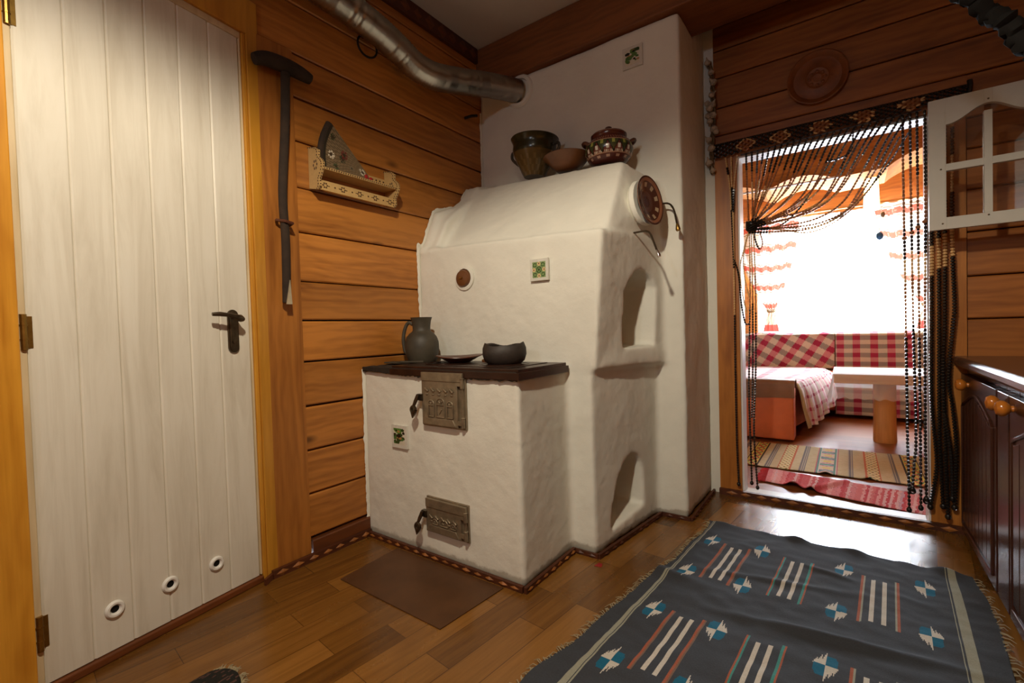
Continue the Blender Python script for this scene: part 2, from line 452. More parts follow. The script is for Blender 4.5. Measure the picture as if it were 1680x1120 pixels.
# left wall: horizontal pine boards, post and the slightly turned part holding the door
ang = math.radians(8.6); D = V((math.sin(ang), -math.cos(ang), 0)); N = V((math.cos(ang), math.sin(ang), 0)); P0 = V((0,-1.80,0))
def dp(s_, n_, z_): return P0 + D*s_ + N*n_ + V((0,0,z_))
DX = Matrix((( D.x, N.x, 0, P0.x),(D.y, N.y, 0, P0.y),(0,0,1,0),(0,0,0,1)))   # local (s, n, z)
seams = [0,.082,.261,.436,.617,.798,.963,1.318,1.495,1.678,1.851,2.024,2.22,2.43,2.56]
mb = MB()
for a,b in zip(seams[:-1], seams[1:]):
    mb.board(); g = .0042 if a in (.082,.617,1.851,.963) or b in (.082,.617,1.851) else .0026; ex = .016 if a == 0 else 0
    y0 = -1.630 if b < 2.03 else -1.83
    prof = [(-.06,a+g),(ex-.004,a+g),(ex,a+g+.005),(ex,b-g-.005),(ex-.004,b-g),(-.06,b-g)]
    if a == .963: # long split board, two widths with a rough crack
        mb.prism([(x, min(max(z,.9),1.13)) if z < 1.1 else (x, 1.118 if x < ex else 1.113) for x,z in prof],'Y',y0,0)
        prof = [(-.06,1.123),(ex-.004,1.123),(ex,1.128),(ex,b-g-.005),(ex-.004,b-g),(-.06,b-g)]
        mb.board()
    mb.prism(prof, 'Y', y0, 0, 3 if a == 0 else None)
mb.board(); mb.box(-.06,.012,-1.80,-1.637,0,2.021)                       # the log post, grain upright
for f in range(len(mb.f)-6, len(mb.f)): mb.mi[f] = 1
# turned wall around the door: above and beyond
for a,b in ((2.13,2.34),(2.345,2.56)):
    mb.board(); mb.prism([(0.02,-.04),(.02,-.002),(2.55,-.002),(2.55,-.04)],'Z',a,b,0,None,DX)
for k in range(9):
    mb.board(); mb.prism([(.752,-.04),(.752,-.002),(2.55,-.002),(2.55,-.04)],'Z',.27*k+.002*k,.27*(k+1),0,None,DX)
mb.box(-.1,-.062,-4.3,0,0,2.56,2)
struct(mb.build('wall_left',['pine','pine_z','black','sill']), 'honey pine plank wall on the left', 'wall')

# back wall with the doorway (x 1.32..2.055, up to z 1.755)
bs = [0,.18,.36,.54,.72,.892,1.067,1.248,1.42,1.585,1.71,1.886,2.03,2.185,2.325,2.45,2.56]
mb = MB()
for a,b in zip(bs[:-1], bs[1:]):
    g = .003
    def brd(x0,x1,fr=0.0):
        mb.board(); mb.prism([(.06,a+g),(fr+.004,a+g),(fr,a+g+.004),(fr,b-g-.004),(fr+.004,b-g),(.06,b-g)],'X',x0,x1)
    if b <= 1.72: brd(2.172,2.77)
    elif a >= 1.88: brd(1.212,2.77)
    else:
        brd(2.172,2.77)
mb.box(2.168,2.8,.061,.1,0,2.56,0); mb.box(1.212,2.17,.061,.1,1.87,2.56,0)
for a,b,fr in ((1.758,1.88,-.006),): mb.board(); mb.box(1.212,2.172,fr,.1,a,b,0)     # lintel board
mb.board(); mb.box(1.212,1.318,-.012,.1,0,1.755,1)                                    # left jamb post
mb.board(); mb.box(2.055,2.168,-.012,.1,0,1.755,1)                                    # right jamb post
mb.box(1.14,1.212,-.006,.1,0,2.56,2)                                                  # plaster strip beside the chimney
mb.box(-.06,1.14,.0,.1,0,2.56,2)
struct(mb.build('wall_back',['pine_x','pine_z','plaster_wall']), 'pine plank wall around the doorway', 'wall')
mb = MB(); mb.box(1.322,2.052,.0,.1,1.748,1.756); mb.box(1.3185,1.326,.0,.1,.012,1.748); mb.box(2.047,2.0545,.0,.1,.012,1.748)
struct(mb.build('trim_2','white_wood'), 'white painted lining inside the doorway', 'trim')
mb = MB()
for k in range(9): mb.board(); mb.box(2.75,2.8,-4.3,0,.285*k,.285*(k+1))
struct(mb.build('wall_right','pine'), 'pine wall behind the cabinets', 'wall')
mb = MB()
for k in range(9):
    a, b = .285*k, .285*(k+1)
    if b < 1.70 or a > 1.98: mb.board(); mb.box(-.1,2.8,-4.36,-4.3,a,b)
    else:
        for x0,x1 in ((-.1,1.20),(1.42,2.8)): mb.board(); mb.box(x0,x1,-4.36,-4.3,a,b)
        mb.box(1.20,1.42,-4.36,-4.3,a,1.735)  # gap left open for the added fill window
struct(mb.build('wall_front','pine_x'), 'pine wall behind the viewer', 'wall')
mb = MB(); mb.box(-.1,2.8,-4.36,.1,2.56,2.62); struct(mb.build('ceiling','ceil'), 'white kitchen ceiling', 'ceiling')
mb = MB().board(); mb.box(0.002,2.748,-.487,-.21,2.322,2.558)
struct(mb.build('trim_3','beam',bevel=.006), 'dark ceiling beam across the chimney', 'beam')

def zig(mb, p, q, up, out, h, d, step, m_lozenge=1):
    """moulding strip with a row of carved lozenges"""
    p = V(p); q = V(q); up = V(up); out = V(out); L = (q-p).length; t = (q-p)/L
    mb.board()
    a = [p, q, q+out*d, p+out*d]; mb.hexa(a, [x+up*h for x in a])
    k = int(L/step)
    for i in range(k):
        c = p+t*(step*(i+.5)+ (L-k*step)/2+random.uniform(-.004,.004))+up*h*.5+out*(d+.0005)
        hw, hh, dd = step*random.uniform(.32,.42), h*random.uniform(.34,.46), random.uniform(.002,.006)
        vs = [c-t*hw, c-up*hh, c+t*hw, c+up*hh]; top = [c-t*hw*.25+out*dd, c-up*hh*.2+out*dd, c+t*hw*.25+out*dd, c+up*hh*.2+out*dd]
        mb.add(vs+top, [(4,5,6,7),(0,1,5,4),(1,2,6,5),(2,3,7,6),(3,0,4,7)], m_lozenge)
mb = MB(); zig(mb,(.0,-1.85,2.475),(0,-.49,2.475),(0,0,1),(1,0,0),.083,.02,.085,2)
struct(mb.build('trim_4',['carved','carved_lozenge','sill']), 'carved dark moulding at the top of the left wall', 'moulding')
mb = MB(); zig(mb,(1.20,0,2.475),(2.748,0,2.475),(0,0,1),(0,-1,0),.083,.02,.085,2)
mb.box(1.168,1.19,-.2,-.004,2.475,2.558)
struct(mb.build('trim_5',['carved','carved_lozenge','sill']), 'carved dark moulding at the top of the back wall', 'moulding')
w = MB()  # unseen window, added to throw cool fill light on the upper chimney
for a,b in ((1.20,1.22),(1.40,1.42)): w.box(a,b,-4.35,-4.31,1.735,1.99)
for a,b in ((1.735,1.755),(1.97,1.99)): w.box(1.20,1.42,-4.35,-4.31,a,b)
wk = struct(w.build('fill_window','pvc'), 'small unseen window added behind the viewer for cool fill light', 'window')
p = MB(); p.box(1.22,1.40,-4.335,-4.33,1.755,1.97); p.build('pane','glass',wk)
# floor mouldings with lozenges
mb = MB(); zig(mb,(.017,-1.80,0),(.017,-1.36,0),(0,0,1),(1,0,0),.03,.016,.062); zig(mb,(.006+.035,-1.84,0),(.017,-1.80,0),(0,0,1),(1,.1,0),.022,.012,.05)
struct(mb.build('baseboard_left',['carved','carved_lozenge']), 'narrow carved floor moulding under the pine wall', 'skirting')
mb = MB(); zig(mb,(1.21,-.013,0),(2.165,-.013,0),(0,0,1),(0,-1,0),.03,.02,.07)
struct(mb.build('baseboard_back',['carved','carved_lozenge']), 'narrow carved moulding along the doorway threshold', 'skirting')
mb = MB()
zig(mb,(.03,-1.362,0),(.862,-1.362,0),(0,0,1),(0,-1,0),.022,.014,.055)
zig(mb,(.866,-1.372,0),(.866,-1.02,0),(0,0,1),(1,0,0),.022,.012,.05)
zig(mb,(.868,-1.012,0),(.975,-1.012,0),(0,0,1),(0,-1,0),.018,.01,.05,0)
zig(mb,(.972,-1.018,0),(1.040,-.48,0),(0,0,1),(1,-.12,0),.02,.012,.055,0)
zig(mb,(1.045,-.468,0),(1.178,-.468,0),(0,0,1),(0,-1,0),.018,.01,.05,0)
zig(mb,(1.178,-.472,0),(1.178,-.02,0),(0,0,1),(1,0,0),.018,.01,.05,0)
struct(mb.build('baseboard_stove',['carved','carved_lozenge']), 'carved floor moulding around the foot of the stove', 'skirting')

# ------------------------------------------------------------------ far room shell
FY = 3.35
mb = MB()
for k in range(10):
    a = .26*k; b = a+.26
    for x0,x1 in ((-1.3,.93),(2.52,4.1)): mb.board(); mb.box(x0,x1,FY,FY+.06,a,b)
    if b < .63 or a > 2.0: mb.board(); mb.box(.93,2.52,FY,FY+.06,a,b)
mb.board(); mb.box(.93,2.52,FY,FY+.06,.52,.70); mb.board(); mb.box(.93,2.52,FY,FY+.06,2.035,2.079)
struct(mb.build('wall_window','pine_matt'), 'pale timber wall around the far window', 'wall')
for nm, x0, x1 in (('wall_living_left',-1.34,-1.28),('wall_living_right',4.1,4.16)):
    mb = MB()
    for k in range(10): mb.board(); mb.box(x0,x1,.1,FY,.26*k,.26*k+.26)
    struct(mb.build(nm,'pine'), 'pine side wall of the far room', 'wall')
mb = MB()
for k in range(10):
    a = .26*k
    for x0,x1 in ((-1.3,-.1),(2.8,4.1)): mb.board(); mb.box(x0,x1,.04,.1,a,a+.26)
struct(mb.build('wall_living_near','pine_x'), 'near wall of the far room', 'wall')
mb = MB(); mb.box(-1.34,4.16,.1,3.42,2.56,2.62); struct(mb.build('ceiling_living','pine_matt'), 'timber ceiling of the far room', 'ceiling')
# arched timber bulkhead: flat lower edge with round arches, half a metre deep
pts = [(-1.28,2.559),(-1.28,2.135)]
def arc(x0,x1,z0,h,n=14): return [(lerp(x0,x1,i/n), z0+h*math.sin(PI*i/n)**.8) for i in range(n+1)]
pts += arc(.35,1.15,2.11,.10)+arc(1.21,1.70,2.105,.075)+[(1.76,2.112)]+[(2.04,2.125)]+arc(2.05,2.62,2.125,.11)+arc(2.70,3.4,2.13,.11)
pts += [(4.09,2.135),(4.09,2.559)]
mb = MB().board(); mb.prism(pts,'Y',2.2,2.75)
struct(mb.build('trim_6','pine_matt'), 'arched timber bulkhead across the far room', 'bulkhead')
mb = MB().board(); mb.box(.6,1.72,2.185,2.199,2.108,2.122)
struct(mb.build('trim_7','white_wood'), 'thin white strip under the arched bulkhead', 'trim')
# window
w = MB(); x0,x1,z0,z1 = .93,2.52,.70,2.035
for a,b in ((x0,x0+.06),(1.695,1.775),(x1-.06,x1)): w.box(a,b,FY-.0,FY+.06,z0,z1)
for a,b in ((z0,z0+.06),(z1-.06,z1)): w.box(x0,x1,FY,FY+.06,a,b)
win = struct(w.build('window_1','pvc',bevel=.006), 'bright white framed window of the far room', 'window')
p = MB(); p.box(x0+.06,1.695,FY+.025,FY+.031,z0+.06,z1-.06); p.box(1.775,x1-.06,FY+.025,FY+.031,z0+.06,z1-.06)
p.build('pane','glass',win)
mb = MB(); mb.box(.88,2.57,FY-.12,FY-.001,.665,.699); struct(mb.build('trim_8','white_wood',bevel=.005), 'white window sill behind the sofa', 'sill')

# ================================================================== DOOR
def dprism(mb, pts, a0, a1, m=None): return mb.prism(pts, 'Z', a0, a1, m, None, DX)
def dbox(mb, s0, s1, n0, n1, z0, z1, m=None):
    return mb.prism([(s0,n0),(s1,n0),(s1,n1),(s0,n1)], 'Z', z0, z1, m, None, DX)
mb = MB()
gs = [.036,.141,.237,.330,.427,.521,.622]
for a,b in zip(gs[:-1], gs[1:]):
    mb.board(); e = .0045; w_ = .0035
    dprism(mb, [(a,-.03),(a,.0-w_),(a+e,.0),(b-e,.0),(b,-w_),(b,-.03)], .026, 1.975)
door = struct(mb.build('door_1','door'), 'white plank door with a bronze handle', 'door')
hp = MB()
n = 14; pl = [(.1+.019*math.cos(PI*i/n), .982+.019*math.sin(PI*i/n)) for i in range(n+1)]+[(.1-.019*math.cos(PI*i/n), .869-.019*math.sin(PI*i/n)) for i in range(n+1)]
def yz(mb, pts, n0, n1, m=None):  # outline in door plane (s,z) extruded along its normal
    mm = len(pts); vs = [DX @ V((s_,n0,z_)) for s_,z_ in pts]+[DX @ V((s_,n1,z_)) for s_,z_ in pts]
    mb.add(vs, [tuple(range(mm)), tuple(range(2*mm-1,mm-1,-1))]+[(i,i+mm,(i+1)%mm+mm,(i+1)%mm) for i in range(mm)], m)
yz(hp, pl, .0005, .008)
pl2 = [(.1+(s_-.1)*.72, .9255+(z_-.9255)*.93) for s_,z_ in pl]; yz(hp, pl2, .008, .012)
h = hp.build('door_handle','bronze',door,bevel=.002)
lv = MB(); lv.tube([dp(.1,.012,.975), dp(.1,.05,.973)], .009, 12)
lv.tube([dp(.088,.045,.966), dp(.098,.048,.968), dp(.112,.050,.972), dp(.140,.050,.980), dp(.168,.046,.983), dp(.190,.040,.982)], [.008,.012,.011,.007,.008,.006], 10)
lv.tube([dp(.1,.012,.89), dp(.1,.016,.89)], .008, 12)
lv.build('lever','bronze',h,smooth=True)
for s_ in (.19,.331,.473):
    g = MB(); rot = Matrix((( D.x,0,N.x),(D.y,0,N.y),(0,1,0)))
    g.lathe([(.010,.001),(.0105,.004),(.015,.009),(.020,.009),(.0235,.005),(.0238,.0006)], dp(s_,0,.141), 28, rot)
    g.lathe([(.0105,.003),(.0001,.003)], dp(s_,-.001,.141), 20, rot, 1)
    g.build('vent_grommet',['white_enamel','black'],door,smooth=True)
for z_ in (1.735,.931,.164):
    g = MB(); g.tube([dp(.630,.006,z_-.045), dp(.630,.006,z_+.045)], .007, 10); dbox(g,.612,.634,-.004,.002,z_-.04,z_+.04)
    for q in (-.018,.018): g.tube([dp(.630,.006,z_+q-.001), dp(.630,.006,z_+q+.001)], .0082, 10)
    hg = g.build('hinge','brass',door)
# frame of the door
mb = MB().board(); dbox(mb,-.032,.014,-.03,.016,.0,2.13,0); mb.board(); dbox(mb,.014,.028,-.03,.010,.0,2.0,0); mb.board(); dbox(mb,.028,.035,-.03,.003,.026,1.99,1)
mb.board(); dbox(mb,.640,.752,-.03,.016,0,2.0,0); mb.board(); dbox(mb,.6235,.640,-.03,.004,.0,1.99,1)
mb.board(); dbox(mb,-.031,.752,-.03,.0155,2.0,2.129,0); mb.board(); dbox(mb,.028,.64,-.03,.004,1.976,2.0,1)
struct(mb.build('trim_9',['casing','jamb'],bevel=.003), 'varnished yellow pine door casing', 'door casing')
mb = MB().board(); dbox(mb,.028,.640,-.05,.012,0,.023)
struct(mb.build('trim_10','sill',bevel=.004), 'dark sill under the white door', 'door sill')
mb = MB(); dbox(mb,.0,.66,-.07,-.055,0,2.1); struct(mb.build('trim_11','black'), 'flat black sheet behind the white door', 'trim')  # plain black sheet standing behind leaf and jambs

# ================================================================== MASONRY STOVE
stove = thing('masonry_stove', 'whitewashed masonry stove with hob, bread oven niches and chimney', 'stove', (.5,-.7,0))
body = MB()
body.hexa([(.004,-1.355,0),(.858,-1.355,0),(.852,-.9,0),(.004,-.9,0)], [(.004,-1.35,.74),(.852,-1.35,.74),(.846,-.9,.74),(.004,-.9,.74)])
body.hexa([(.004,-1.0,0),(.957,-1.0,0),(1.026,-.44,0),(.004,-.44,0)], [(.004,-1.0,.80),(.955,-1.0,.80),(1.035,-.44,.80),(.004,-.44,.80)])
body.hexa([(.004,-1.003,.735),(.975,-1.003,.735),(1.072,-.44,.722),(.004,-.44,.735)], [(.004,-.992,1.325),(1.012,-.992,1.285),(1.07,-.44,1.30),(.004,-.44,1.33)])
body.hexa([(.004,-.955,1.29),(1.002,-.945,1.26),(1.07,-.44,1.26),(.004,-.44,1.29)], [(.004,-.62,1.70),(.985,-.70,1.625),(1.07,-.44,1.565),(.004,-.44,1.76)])
body.hexa([(.004,-.46,0),(1.163,-.46,0),(1.166,-.012,0),(.004,-.012,0)], [(.004,-.46,2.32),(1.166,-.46,2.32),(1.166,-.012,2.32),(.004,-.012,2.32)])
body.hexa([(.004,-.2,2.3),(1.166,-.2,2.3),(1.166,-.012,2.3),(.004,-.012,2.3)], [(.004,-.2,2.555),(1.166,-.2,2.555),(1.166,-.012,2.555),(.004,-.012,2.555)])
# sill lip below the upper niche
body.hexa([(.9,-.985,.738),(.984,-.985,.738),(1.078,-.46,.724),(.9,-.46,.724)], [(.9,-.90,.79),(.994,-.90,.79),(1.074,-.46,.80),(.9,-.46,.80)])
# plaster built out against the plank wall
for x_, k_ in ((.045,1.0),(.11,.55)):
    pr = [(-1.0,1.30),(-.99,1.335),(-.965,1.35),(-.885,1.525),(-.80,1.565),(-.68,1.605),(-.625,1.69),(-.44,1.75),(-.44,1.30)]
    pr = [(y, lerp(1.33+(y+.955)*1.22 if y < -.62 else z, z, k_)) if 0 < i_ < 7 else (y,z) for i_,(y,z) in enumerate(pr)]
    body.prism(pr,'X',.004,x_)
bo = body.build('stove_body','plaster',stove)
def solid_union(o, vox):
    r = o.modifiers.new('r','REMESH'); r.mode = 'VOXEL'; r.voxel_size = vox; r.use_smooth_shade = True
solid_union(bo, .011); bake(bo)
# niches cut through the right face
def cutter(mb):
    c = mb.build('cut','plaster',stove); c.modifiers.clear(); return c
up = [(-.806,.806),(-.539,.808),(-.529,.913),(-.52,.997),(-.516,1.082),(-.543,1.117),(-.597,1.143),(-.649,1.153),(-.711,1.136),(-.761,1.091),(-.798,1.045),(-.801,.941)]
lo = [(-.885,.055),(-.59,.085),(-.597,.19),(-.612,.292),(-.647,.332),(-.707,.347),(-.777,.316),(-.83,.251),(-.863,.183),(-.881,.112)]
for pts, x0 in ((up,.79),(lo,.74)):
    c = MB(); n = len(pts); cy = sum(p[0] for p in pts)/n; cz = sum(p[1] for p in pts)/n
    vs = [(x0, cy+(y-cy)*.9, cz+(z-cz)*.95) for y,z in pts]+[(1.2,y,z) for y,z in pts]
    c.add(vs, [tuple(range(n)), tuple(range(2*n-1,n-1,-1))]+[(i,i+n,(i+1)%n+n,(i+1)%n) for i in range(n)])
    # fix winding so the cutter is a proper solid
    co = cutter(c)
    import bmesh
    bm = bmesh.new(); bm.from_mesh(co.data); bmesh.ops.recalc_face_normals(bm, faces=bm.faces); bm.to_mesh(co.data); bm.free()
    b = bo.modifiers.new('b','BOOLEAN'); b.operation = 'DIFFERENCE'; b.solver = 'EXACT'; b.object = co
    bake(bo); bpy.data.objects.remove(co)
solid_union(bo, .0085)
sm = bo.modifiers.new('s','SMOOTH'); sm.iterations = 6; sm.factor = .6
tx = bpy.data.textures.new('hand trowelled','CLOUDS'); tx.noise_scale = .16; tx.noise_depth = 3
dm = bo.modifiers.new('d','DISPLACE'); dm.texture = tx; dm.strength = .008; dm.mid_level = .5; dm.texture_coords = 'LOCAL'
tx2 = bpy.data.textures.new('rough render','CLOUDS'); tx2.noise_scale = .03; tx2.noise_depth = 2
dm2 = bo.modifiers.new('d2','DISPLACE'); dm2.texture = tx2; dm2.strength = .002; dm2.mid_level = .5; dm2.texture_coords = 'LOCAL'
bake(bo)
bo.data.materials.clear(); bo.data.materials.append(M['plaster'])
bo.data.polygons.foreach_set('use_smooth', [True]*len(bo.data.polygons))
bo.name = 'stove_body'

# ragged whitewash smeared onto the planks along the masonry
mb = MB()
for path in ([(-1.358,.03),(-1.358,.30),(-1.357,.745)], [(-1.005,.76),(-1.0,1.0),(-1.002,1.33),(-.965,1.36),(-.885,1.53),(-.80,1.57),(-.68,1.61),(-.62,1.70),(-.465,1.76)], [(-.464,1.765),(-.464,2.0),(-.464,2.2)]):
    q = catmull([(0,y,z) for y,z in path], 24); n_ = len(q)-1
    def rib(u,v):
        i = min(int(u*n_),n_-1); p = q[i].lerp(q[i+1],u*n_-i); t = (q[i+1]-q[i]).normalized(); o_ = V((0,-t.z,t.y))
        w = .001+.009*abs(noise.noise(V((p.y*22,p.z*22,1))))+.005*abs(noise.noise(V((p.y*70,p.z*70,4))))
        return (.0035+.004*(1-v)*v*4, p.y+o_.y*(w*v-.024*(1-v)), p.z+o_.z*(w*v-.024*(1-v)))
    mb.grid(rib, n_*2, 4, .002)
mb.build('plaster_edge','plaster_wall',stove,smooth=True)
# hob
mb = MB()
mb.box(.21,.862,-1.362,-1.03,.752,.766); mb.box(.20,.868,-1.367,-1.02,.728,.754)
mb.box(.44,.80,-1.325,-1.07,.766,.769)
hob = mb.build('hob_plate','hob',stove,bevel=.003)
for cx in (.38,.68):
    r = MB()
    for rr in (.03,.062,.095): r.lathe([(rr-.004,.7660),(rr-.004,.7702),(rr+.004,.7702),(rr+.004,.7660)], (cx,-1.195,0), 32)
    r.build('hob_ring','hob',hob,smooth=True)
mb = MB()
def edge(u,v):
    y = lerp(-1.358,-1.01,v); x = lerp(.008,.24,u)
    return (x, y, .757+.004*noise.noise(V((x*30,y*30,0))))
mb.grid(edge, 20, 26, .02)
def soot_(u,v):
    x = lerp(.015,.855,u); d = .010+.020*min(1,u*3)*(.85+.35*noise.noise(V((x*34,0,3)))+.25*noise.noise(V((x*90,5,3))))
    return (x, -1.3585-.002*(1-v), lerp(.757,.752-max(.002,d),v))
mb.grid(soot_, 90, 3, .006)
mb.build('hob_ledge','soot',stove,smooth=True)

def stove_door(name, x0, x1, z0, z1, tilt, arches, label):
    """cast iron door: frame, leaf with relief arches, latch with pierced tongue, hinge knuckles"""
    Y = -1.356; d = MB()
    w, h = x1-x0, z1-z0
    sk = lambda x: 0.0
    d.box(x0-.006,x1+.004,Y-.006,Y+.004,z0-.006,z1+.008)
    d.box(x0,x1-.028,Y-.017,Y-.004,z0,z1-.012)
    d.box(x0,x1,Y-.02,Y-.006,z1-.030,z1+.004)
    # bevelled border
    zt = z1-.04
    d.prism([(x0+.004,z0+.004),(x1-.034,z0+.004),(x1-.05,z0+.03),(x0+.02,z0+.03)],'Y',Y-.022,Y-.016)
    # rope band and dentils
    for i in range(5):
        xx = x0+.03+i*(w-.085)/4
        d.tube([(xx-.010,Y-.019,zt-.018),(xx+.010,Y-.022,zt-.030)], .004, 6); d.ell((xx,Y-.018,zt-.042),(.008,.004,.004),8,4)
    base = z0+.036; top = zt-.055
    for i,(cx,ww,hh) in enumerate(((.24,.14,.86),(.47,.2,1.0),(.70,.14,.86))):
        c = x0+cx*w; a = ww*w*.5; zz = base+(top-base)*hh-a
        if zz < base+.004: zz = base+.004
        arcp = [V((c-a,Y-.0185,base))]+[V((c-a*math.cos(PI*k/8),Y-.0185,zz+a*math.sin(PI*k/8))) for k in range(9)]+[V((c+a,Y-.0185,base))]
        d.tube(arcp, .0035, 6); d.tube([(c-a,Y-.0185,base),(c+a,Y-.0185,base)], .0035, 6)
        if arches > 1: d.tube([(c-a,Y-.0185,zz-.004),(c+a,Y-.0185,zz-.004)], .003, 6)
        for q in (-.5,0,.5): d.tube([(c,Y-.018,zz),(c+a*.8*math.sin(q*1.6),Y-.018,zz+a*.8*math.cos(q*1.6))], .0025, 5)
        if i == 1 and arches > 1: d.tube([(c-a*.3,Y-.0185,base+.012),(c+a*.3,Y-.0185,zz-.02)], .0028, 5)
    o = d.build(name,'iron',stove,bevel=.0015,smooth=True)
    o['label'] = label
    k = MB(); zl = z0+h*.52
    k.box(x0-.02,x0+.006,Y-.024,Y-.008,zl-.012,zl+.014)
    k.tube([(x0-.010,Y-.028,zl+.012),(x0-.016,Y-.036,zl-.012),(x0-.022,Y-.042,zl-.032)], [.007,.008,.006], 8)
    R = [(x0-.022+.011*math.cos(t)*1.0, zl-.046+.012*math.sin(t)) for t in [2*PI*i/14 for i in range(14)]]
    k.tube([V((x,Y-.044,z)) for x,z in R]+[V((R[0][0],Y-.044,R[0][1]))], .0075, 6)
    k.prism([(x0-.039,zl-.046),(x0-.027,zl-.080),(x0-.005,zl-.056),(x0-.012,zl-.058),(x0-.022,zl-.060),(x0-.032,zl-.056)],'Y',Y-.048,Y-.041)
    k.build('latch','bronze',o,smooth=True)
    for zz in (z0+.012, z1-.045):
        g = MB(); g.tube([(x1-.004,Y-.014,zz-.008),(x1-.004,Y-.014,zz+.026)], .0075, 10); g.box(x1-.028,x1-.004,Y-.018,Y-.010,zz,zz+.016)
        g.ell((x1-.004,Y-.014,zz+.028),(.009,.009,.004),10,4); g.build('hinge','iron',o,smooth=True)
    g = MB(); g.tube([(x1-.004,Y-.014,z0+.02),(x1-.004,Y-.014,z1-.03)], .0035, 6); g.build('hinge_pin','iron',o)
    return o
stove_door('firebox_door',.398,.615,.538,.742,0,2,'tall grey cast iron firebox door under the hob')
stove_door('ash_door',.400,.612,.112,.240,0,1,'low grey cast iron ash door near the floor')

# tiles: white glazed with a green painted motif
def tile(x, z, Y, s_, seed, lab, ruled):
    rnd = random.Random(seed)
    spots = [(rnd.uniform(-.62,.62), rnd.uniform(-.62,.62), rnd.uniform(.10,.24), rnd.choice([(.035,.07,.02),(.06,.16,.04),(.10,.20,.05),(.012,.014,.01),(.45,.22,.08)])) for _ in range(26)]
    def cf(u,v):
        a, b = u*2-1, v*2-1
        if abs(a) > .74 or abs(b) > .74: return (.70,.68,.60)
        if ruled == 'scroll':
            A = abs(a); B = abs(b); r0 = math.hypot(a,b); r1 = math.hypot(A-.45,B-.45)
            if r0 < .10: return (.02,.03,.015)
            if r0 < .22: return (.14,.26,.06)
            if r0 < .30: return (.02,.03,.015)
            if .12 < r1 < .20: return (.02,.03,.015)
            if r1 <= .12: return (.20,.34,.10)
            if min(math.hypot(A-.55,B), math.hypot(A,B-.55)) < .07: return (.03,.02,.015)
            if min(math.hypot(A-.55,B), math.hypot(A,B-.55)) < .19: return (.72,.50,.25)
            return (.16,.28,.08) if (a*7+b*5) % 1.0 < .55 else (.30,.40,.16)
        for sx,sy,sr,sc in spots:
            if (a-sx)**2/(sr*1.3)**2+(b-sy)**2/(sr*.7)**2 < 1: return sc
        if ruled == 'bird' and (a*.6+b) > .1 and a < .3: return (.12,.26,.05)
        return (.70,.66,.52)
    t = MB(); hs = s_/2
    t.grid(lambda u,v: (x-hs+u*s_, Y-.008, z-hs*1.02+v*s_*1.02), 44, 44, .012, cf)
    o = t.build('decorative_tile','glaze',stove); o['label'] = lab
tile(.735,1.148,-1.004,.088,3,'white tile with green scroll pattern on the oven front','scroll')
tile(.242,.468,-1.355,.094,11,'white tile with a green leafy motif left of the doors','bird')
tile(.951,2.186,-.463,.098,23,'white tile with green leaf motif high on the chimney','leaf')
# round soot plug with a ring
rotY = Matrix(((1,0,0),(0,0,-1),(0,1,0)))
mb = MB()
mb.lathe([(.058,-.004),(.058,.004),(.05,.006),(.043,.006),(.043,-.002)], (.313,-1.0,1.152), 32, rotY, 0)
mb.lathe([(.042,-.003),(.042,.006),(.036,.017),(.022,.022),(.0001,.023)], (.311,-1.0,1.150), 32, rotY, 1)
mb.box(.303,.320,-1.028,-1.02,1.147,1.153,2)
mb.build('soot_plug',['plaster_wall','clay_brown','brass'],stove,smooth=True)['label'] = 'brown round plug in a white ring'
# curved hooks on the right face
def hook(pts, r, tip, tipm, lab):
    q = catmull(pts, 6); mb = MB(); mb.tube(q, r, 8); o = mb.build('bent_hook','bronze',stove,smooth=True); o['label'] = lab
    d = (q[-1]-q[-3]).normalized(); t = MB()
    t.tube([q[-1]-d*.004, q[-1]+d*.006, q[-1]+d*.022, q[-1]+d*.03], [.004,.007,tip,tip*.8], 12)
    t.build('hook_tip',tipm,o,smooth=True)
hook([(1.02,-.722,1.299),(1.05,-.725,1.300),(1.092,-.73,1.298),(1.110,-.732,1.282),(1.125,-.735,1.245),(1.138,-.738,1.21)], .0042, .008, 'chrome', 'bent wire hook with bright metal tip')
hook([(1.04,-.50,1.455),(1.09,-.515,1.455),(1.125,-.52,1.448),(1.145,-.522,1.42),(1.155,-.524,1.375),(1.16,-.525,1.35)], .0042, .011, 'brass', 'bent wire hook with brass bell tip')

# ================================================================== THINGS HUNG ON OR STANDING ON THE STOVE
def rot_to(nrm, spin=0):
    z = V(nrm).normalized(); x = V((0,0,1)).cross(z)
    if x.length < 1e-3: x = V((1,0,0))
    x.normalize(); y = z.cross(x); return Matrix((x,y,z)).transposed()
# brown plate with dots on the right face
c0 = V((1.080,-.672,1.436)); nr = V((1,-.17,.10)); R3 = rot_to(nr)
pl = thing('ceramic_plate', 'brown glazed plate with pale dots hung on the stove\'s right side', 'plate', c0)
def pcf(an,i):
    a = (an/(2*PI)*9) % 1
    if i == 6 and .3 < a < .62: return (.42,.30,.18)
    if i in (2,4): return (.30,.12,.06)
    if i == 8: return (.12,.05,.03)
    return (.085,.028,.016)
mb = MB(); mb.lathe([(.05,-.018),(.088,.004),(.104,.012),(.106,.016),(.098,.016),(.086,.010),(.080,.008),(.062,.002),(.045,-.002),(.024,-.004),(.0002,-.004)], c0, 72, R3, None, pcf)
mb.build('dish','glaze',pl,smooth=True)
mb = MB(); mb.lathe([(.052,-.05),(.085,-.048),(.098,-.03),(.094,-.012),(.06,-.014)], c0, 32, R3); mb.build('plaster_collar','plaster_wall',pl,smooth=True)['label'] = 'white plaster ring behind the plate'

def handle(mb, pts, r, n=8, m=None): mb.tube(catmull(pts, 5), r, n, m)
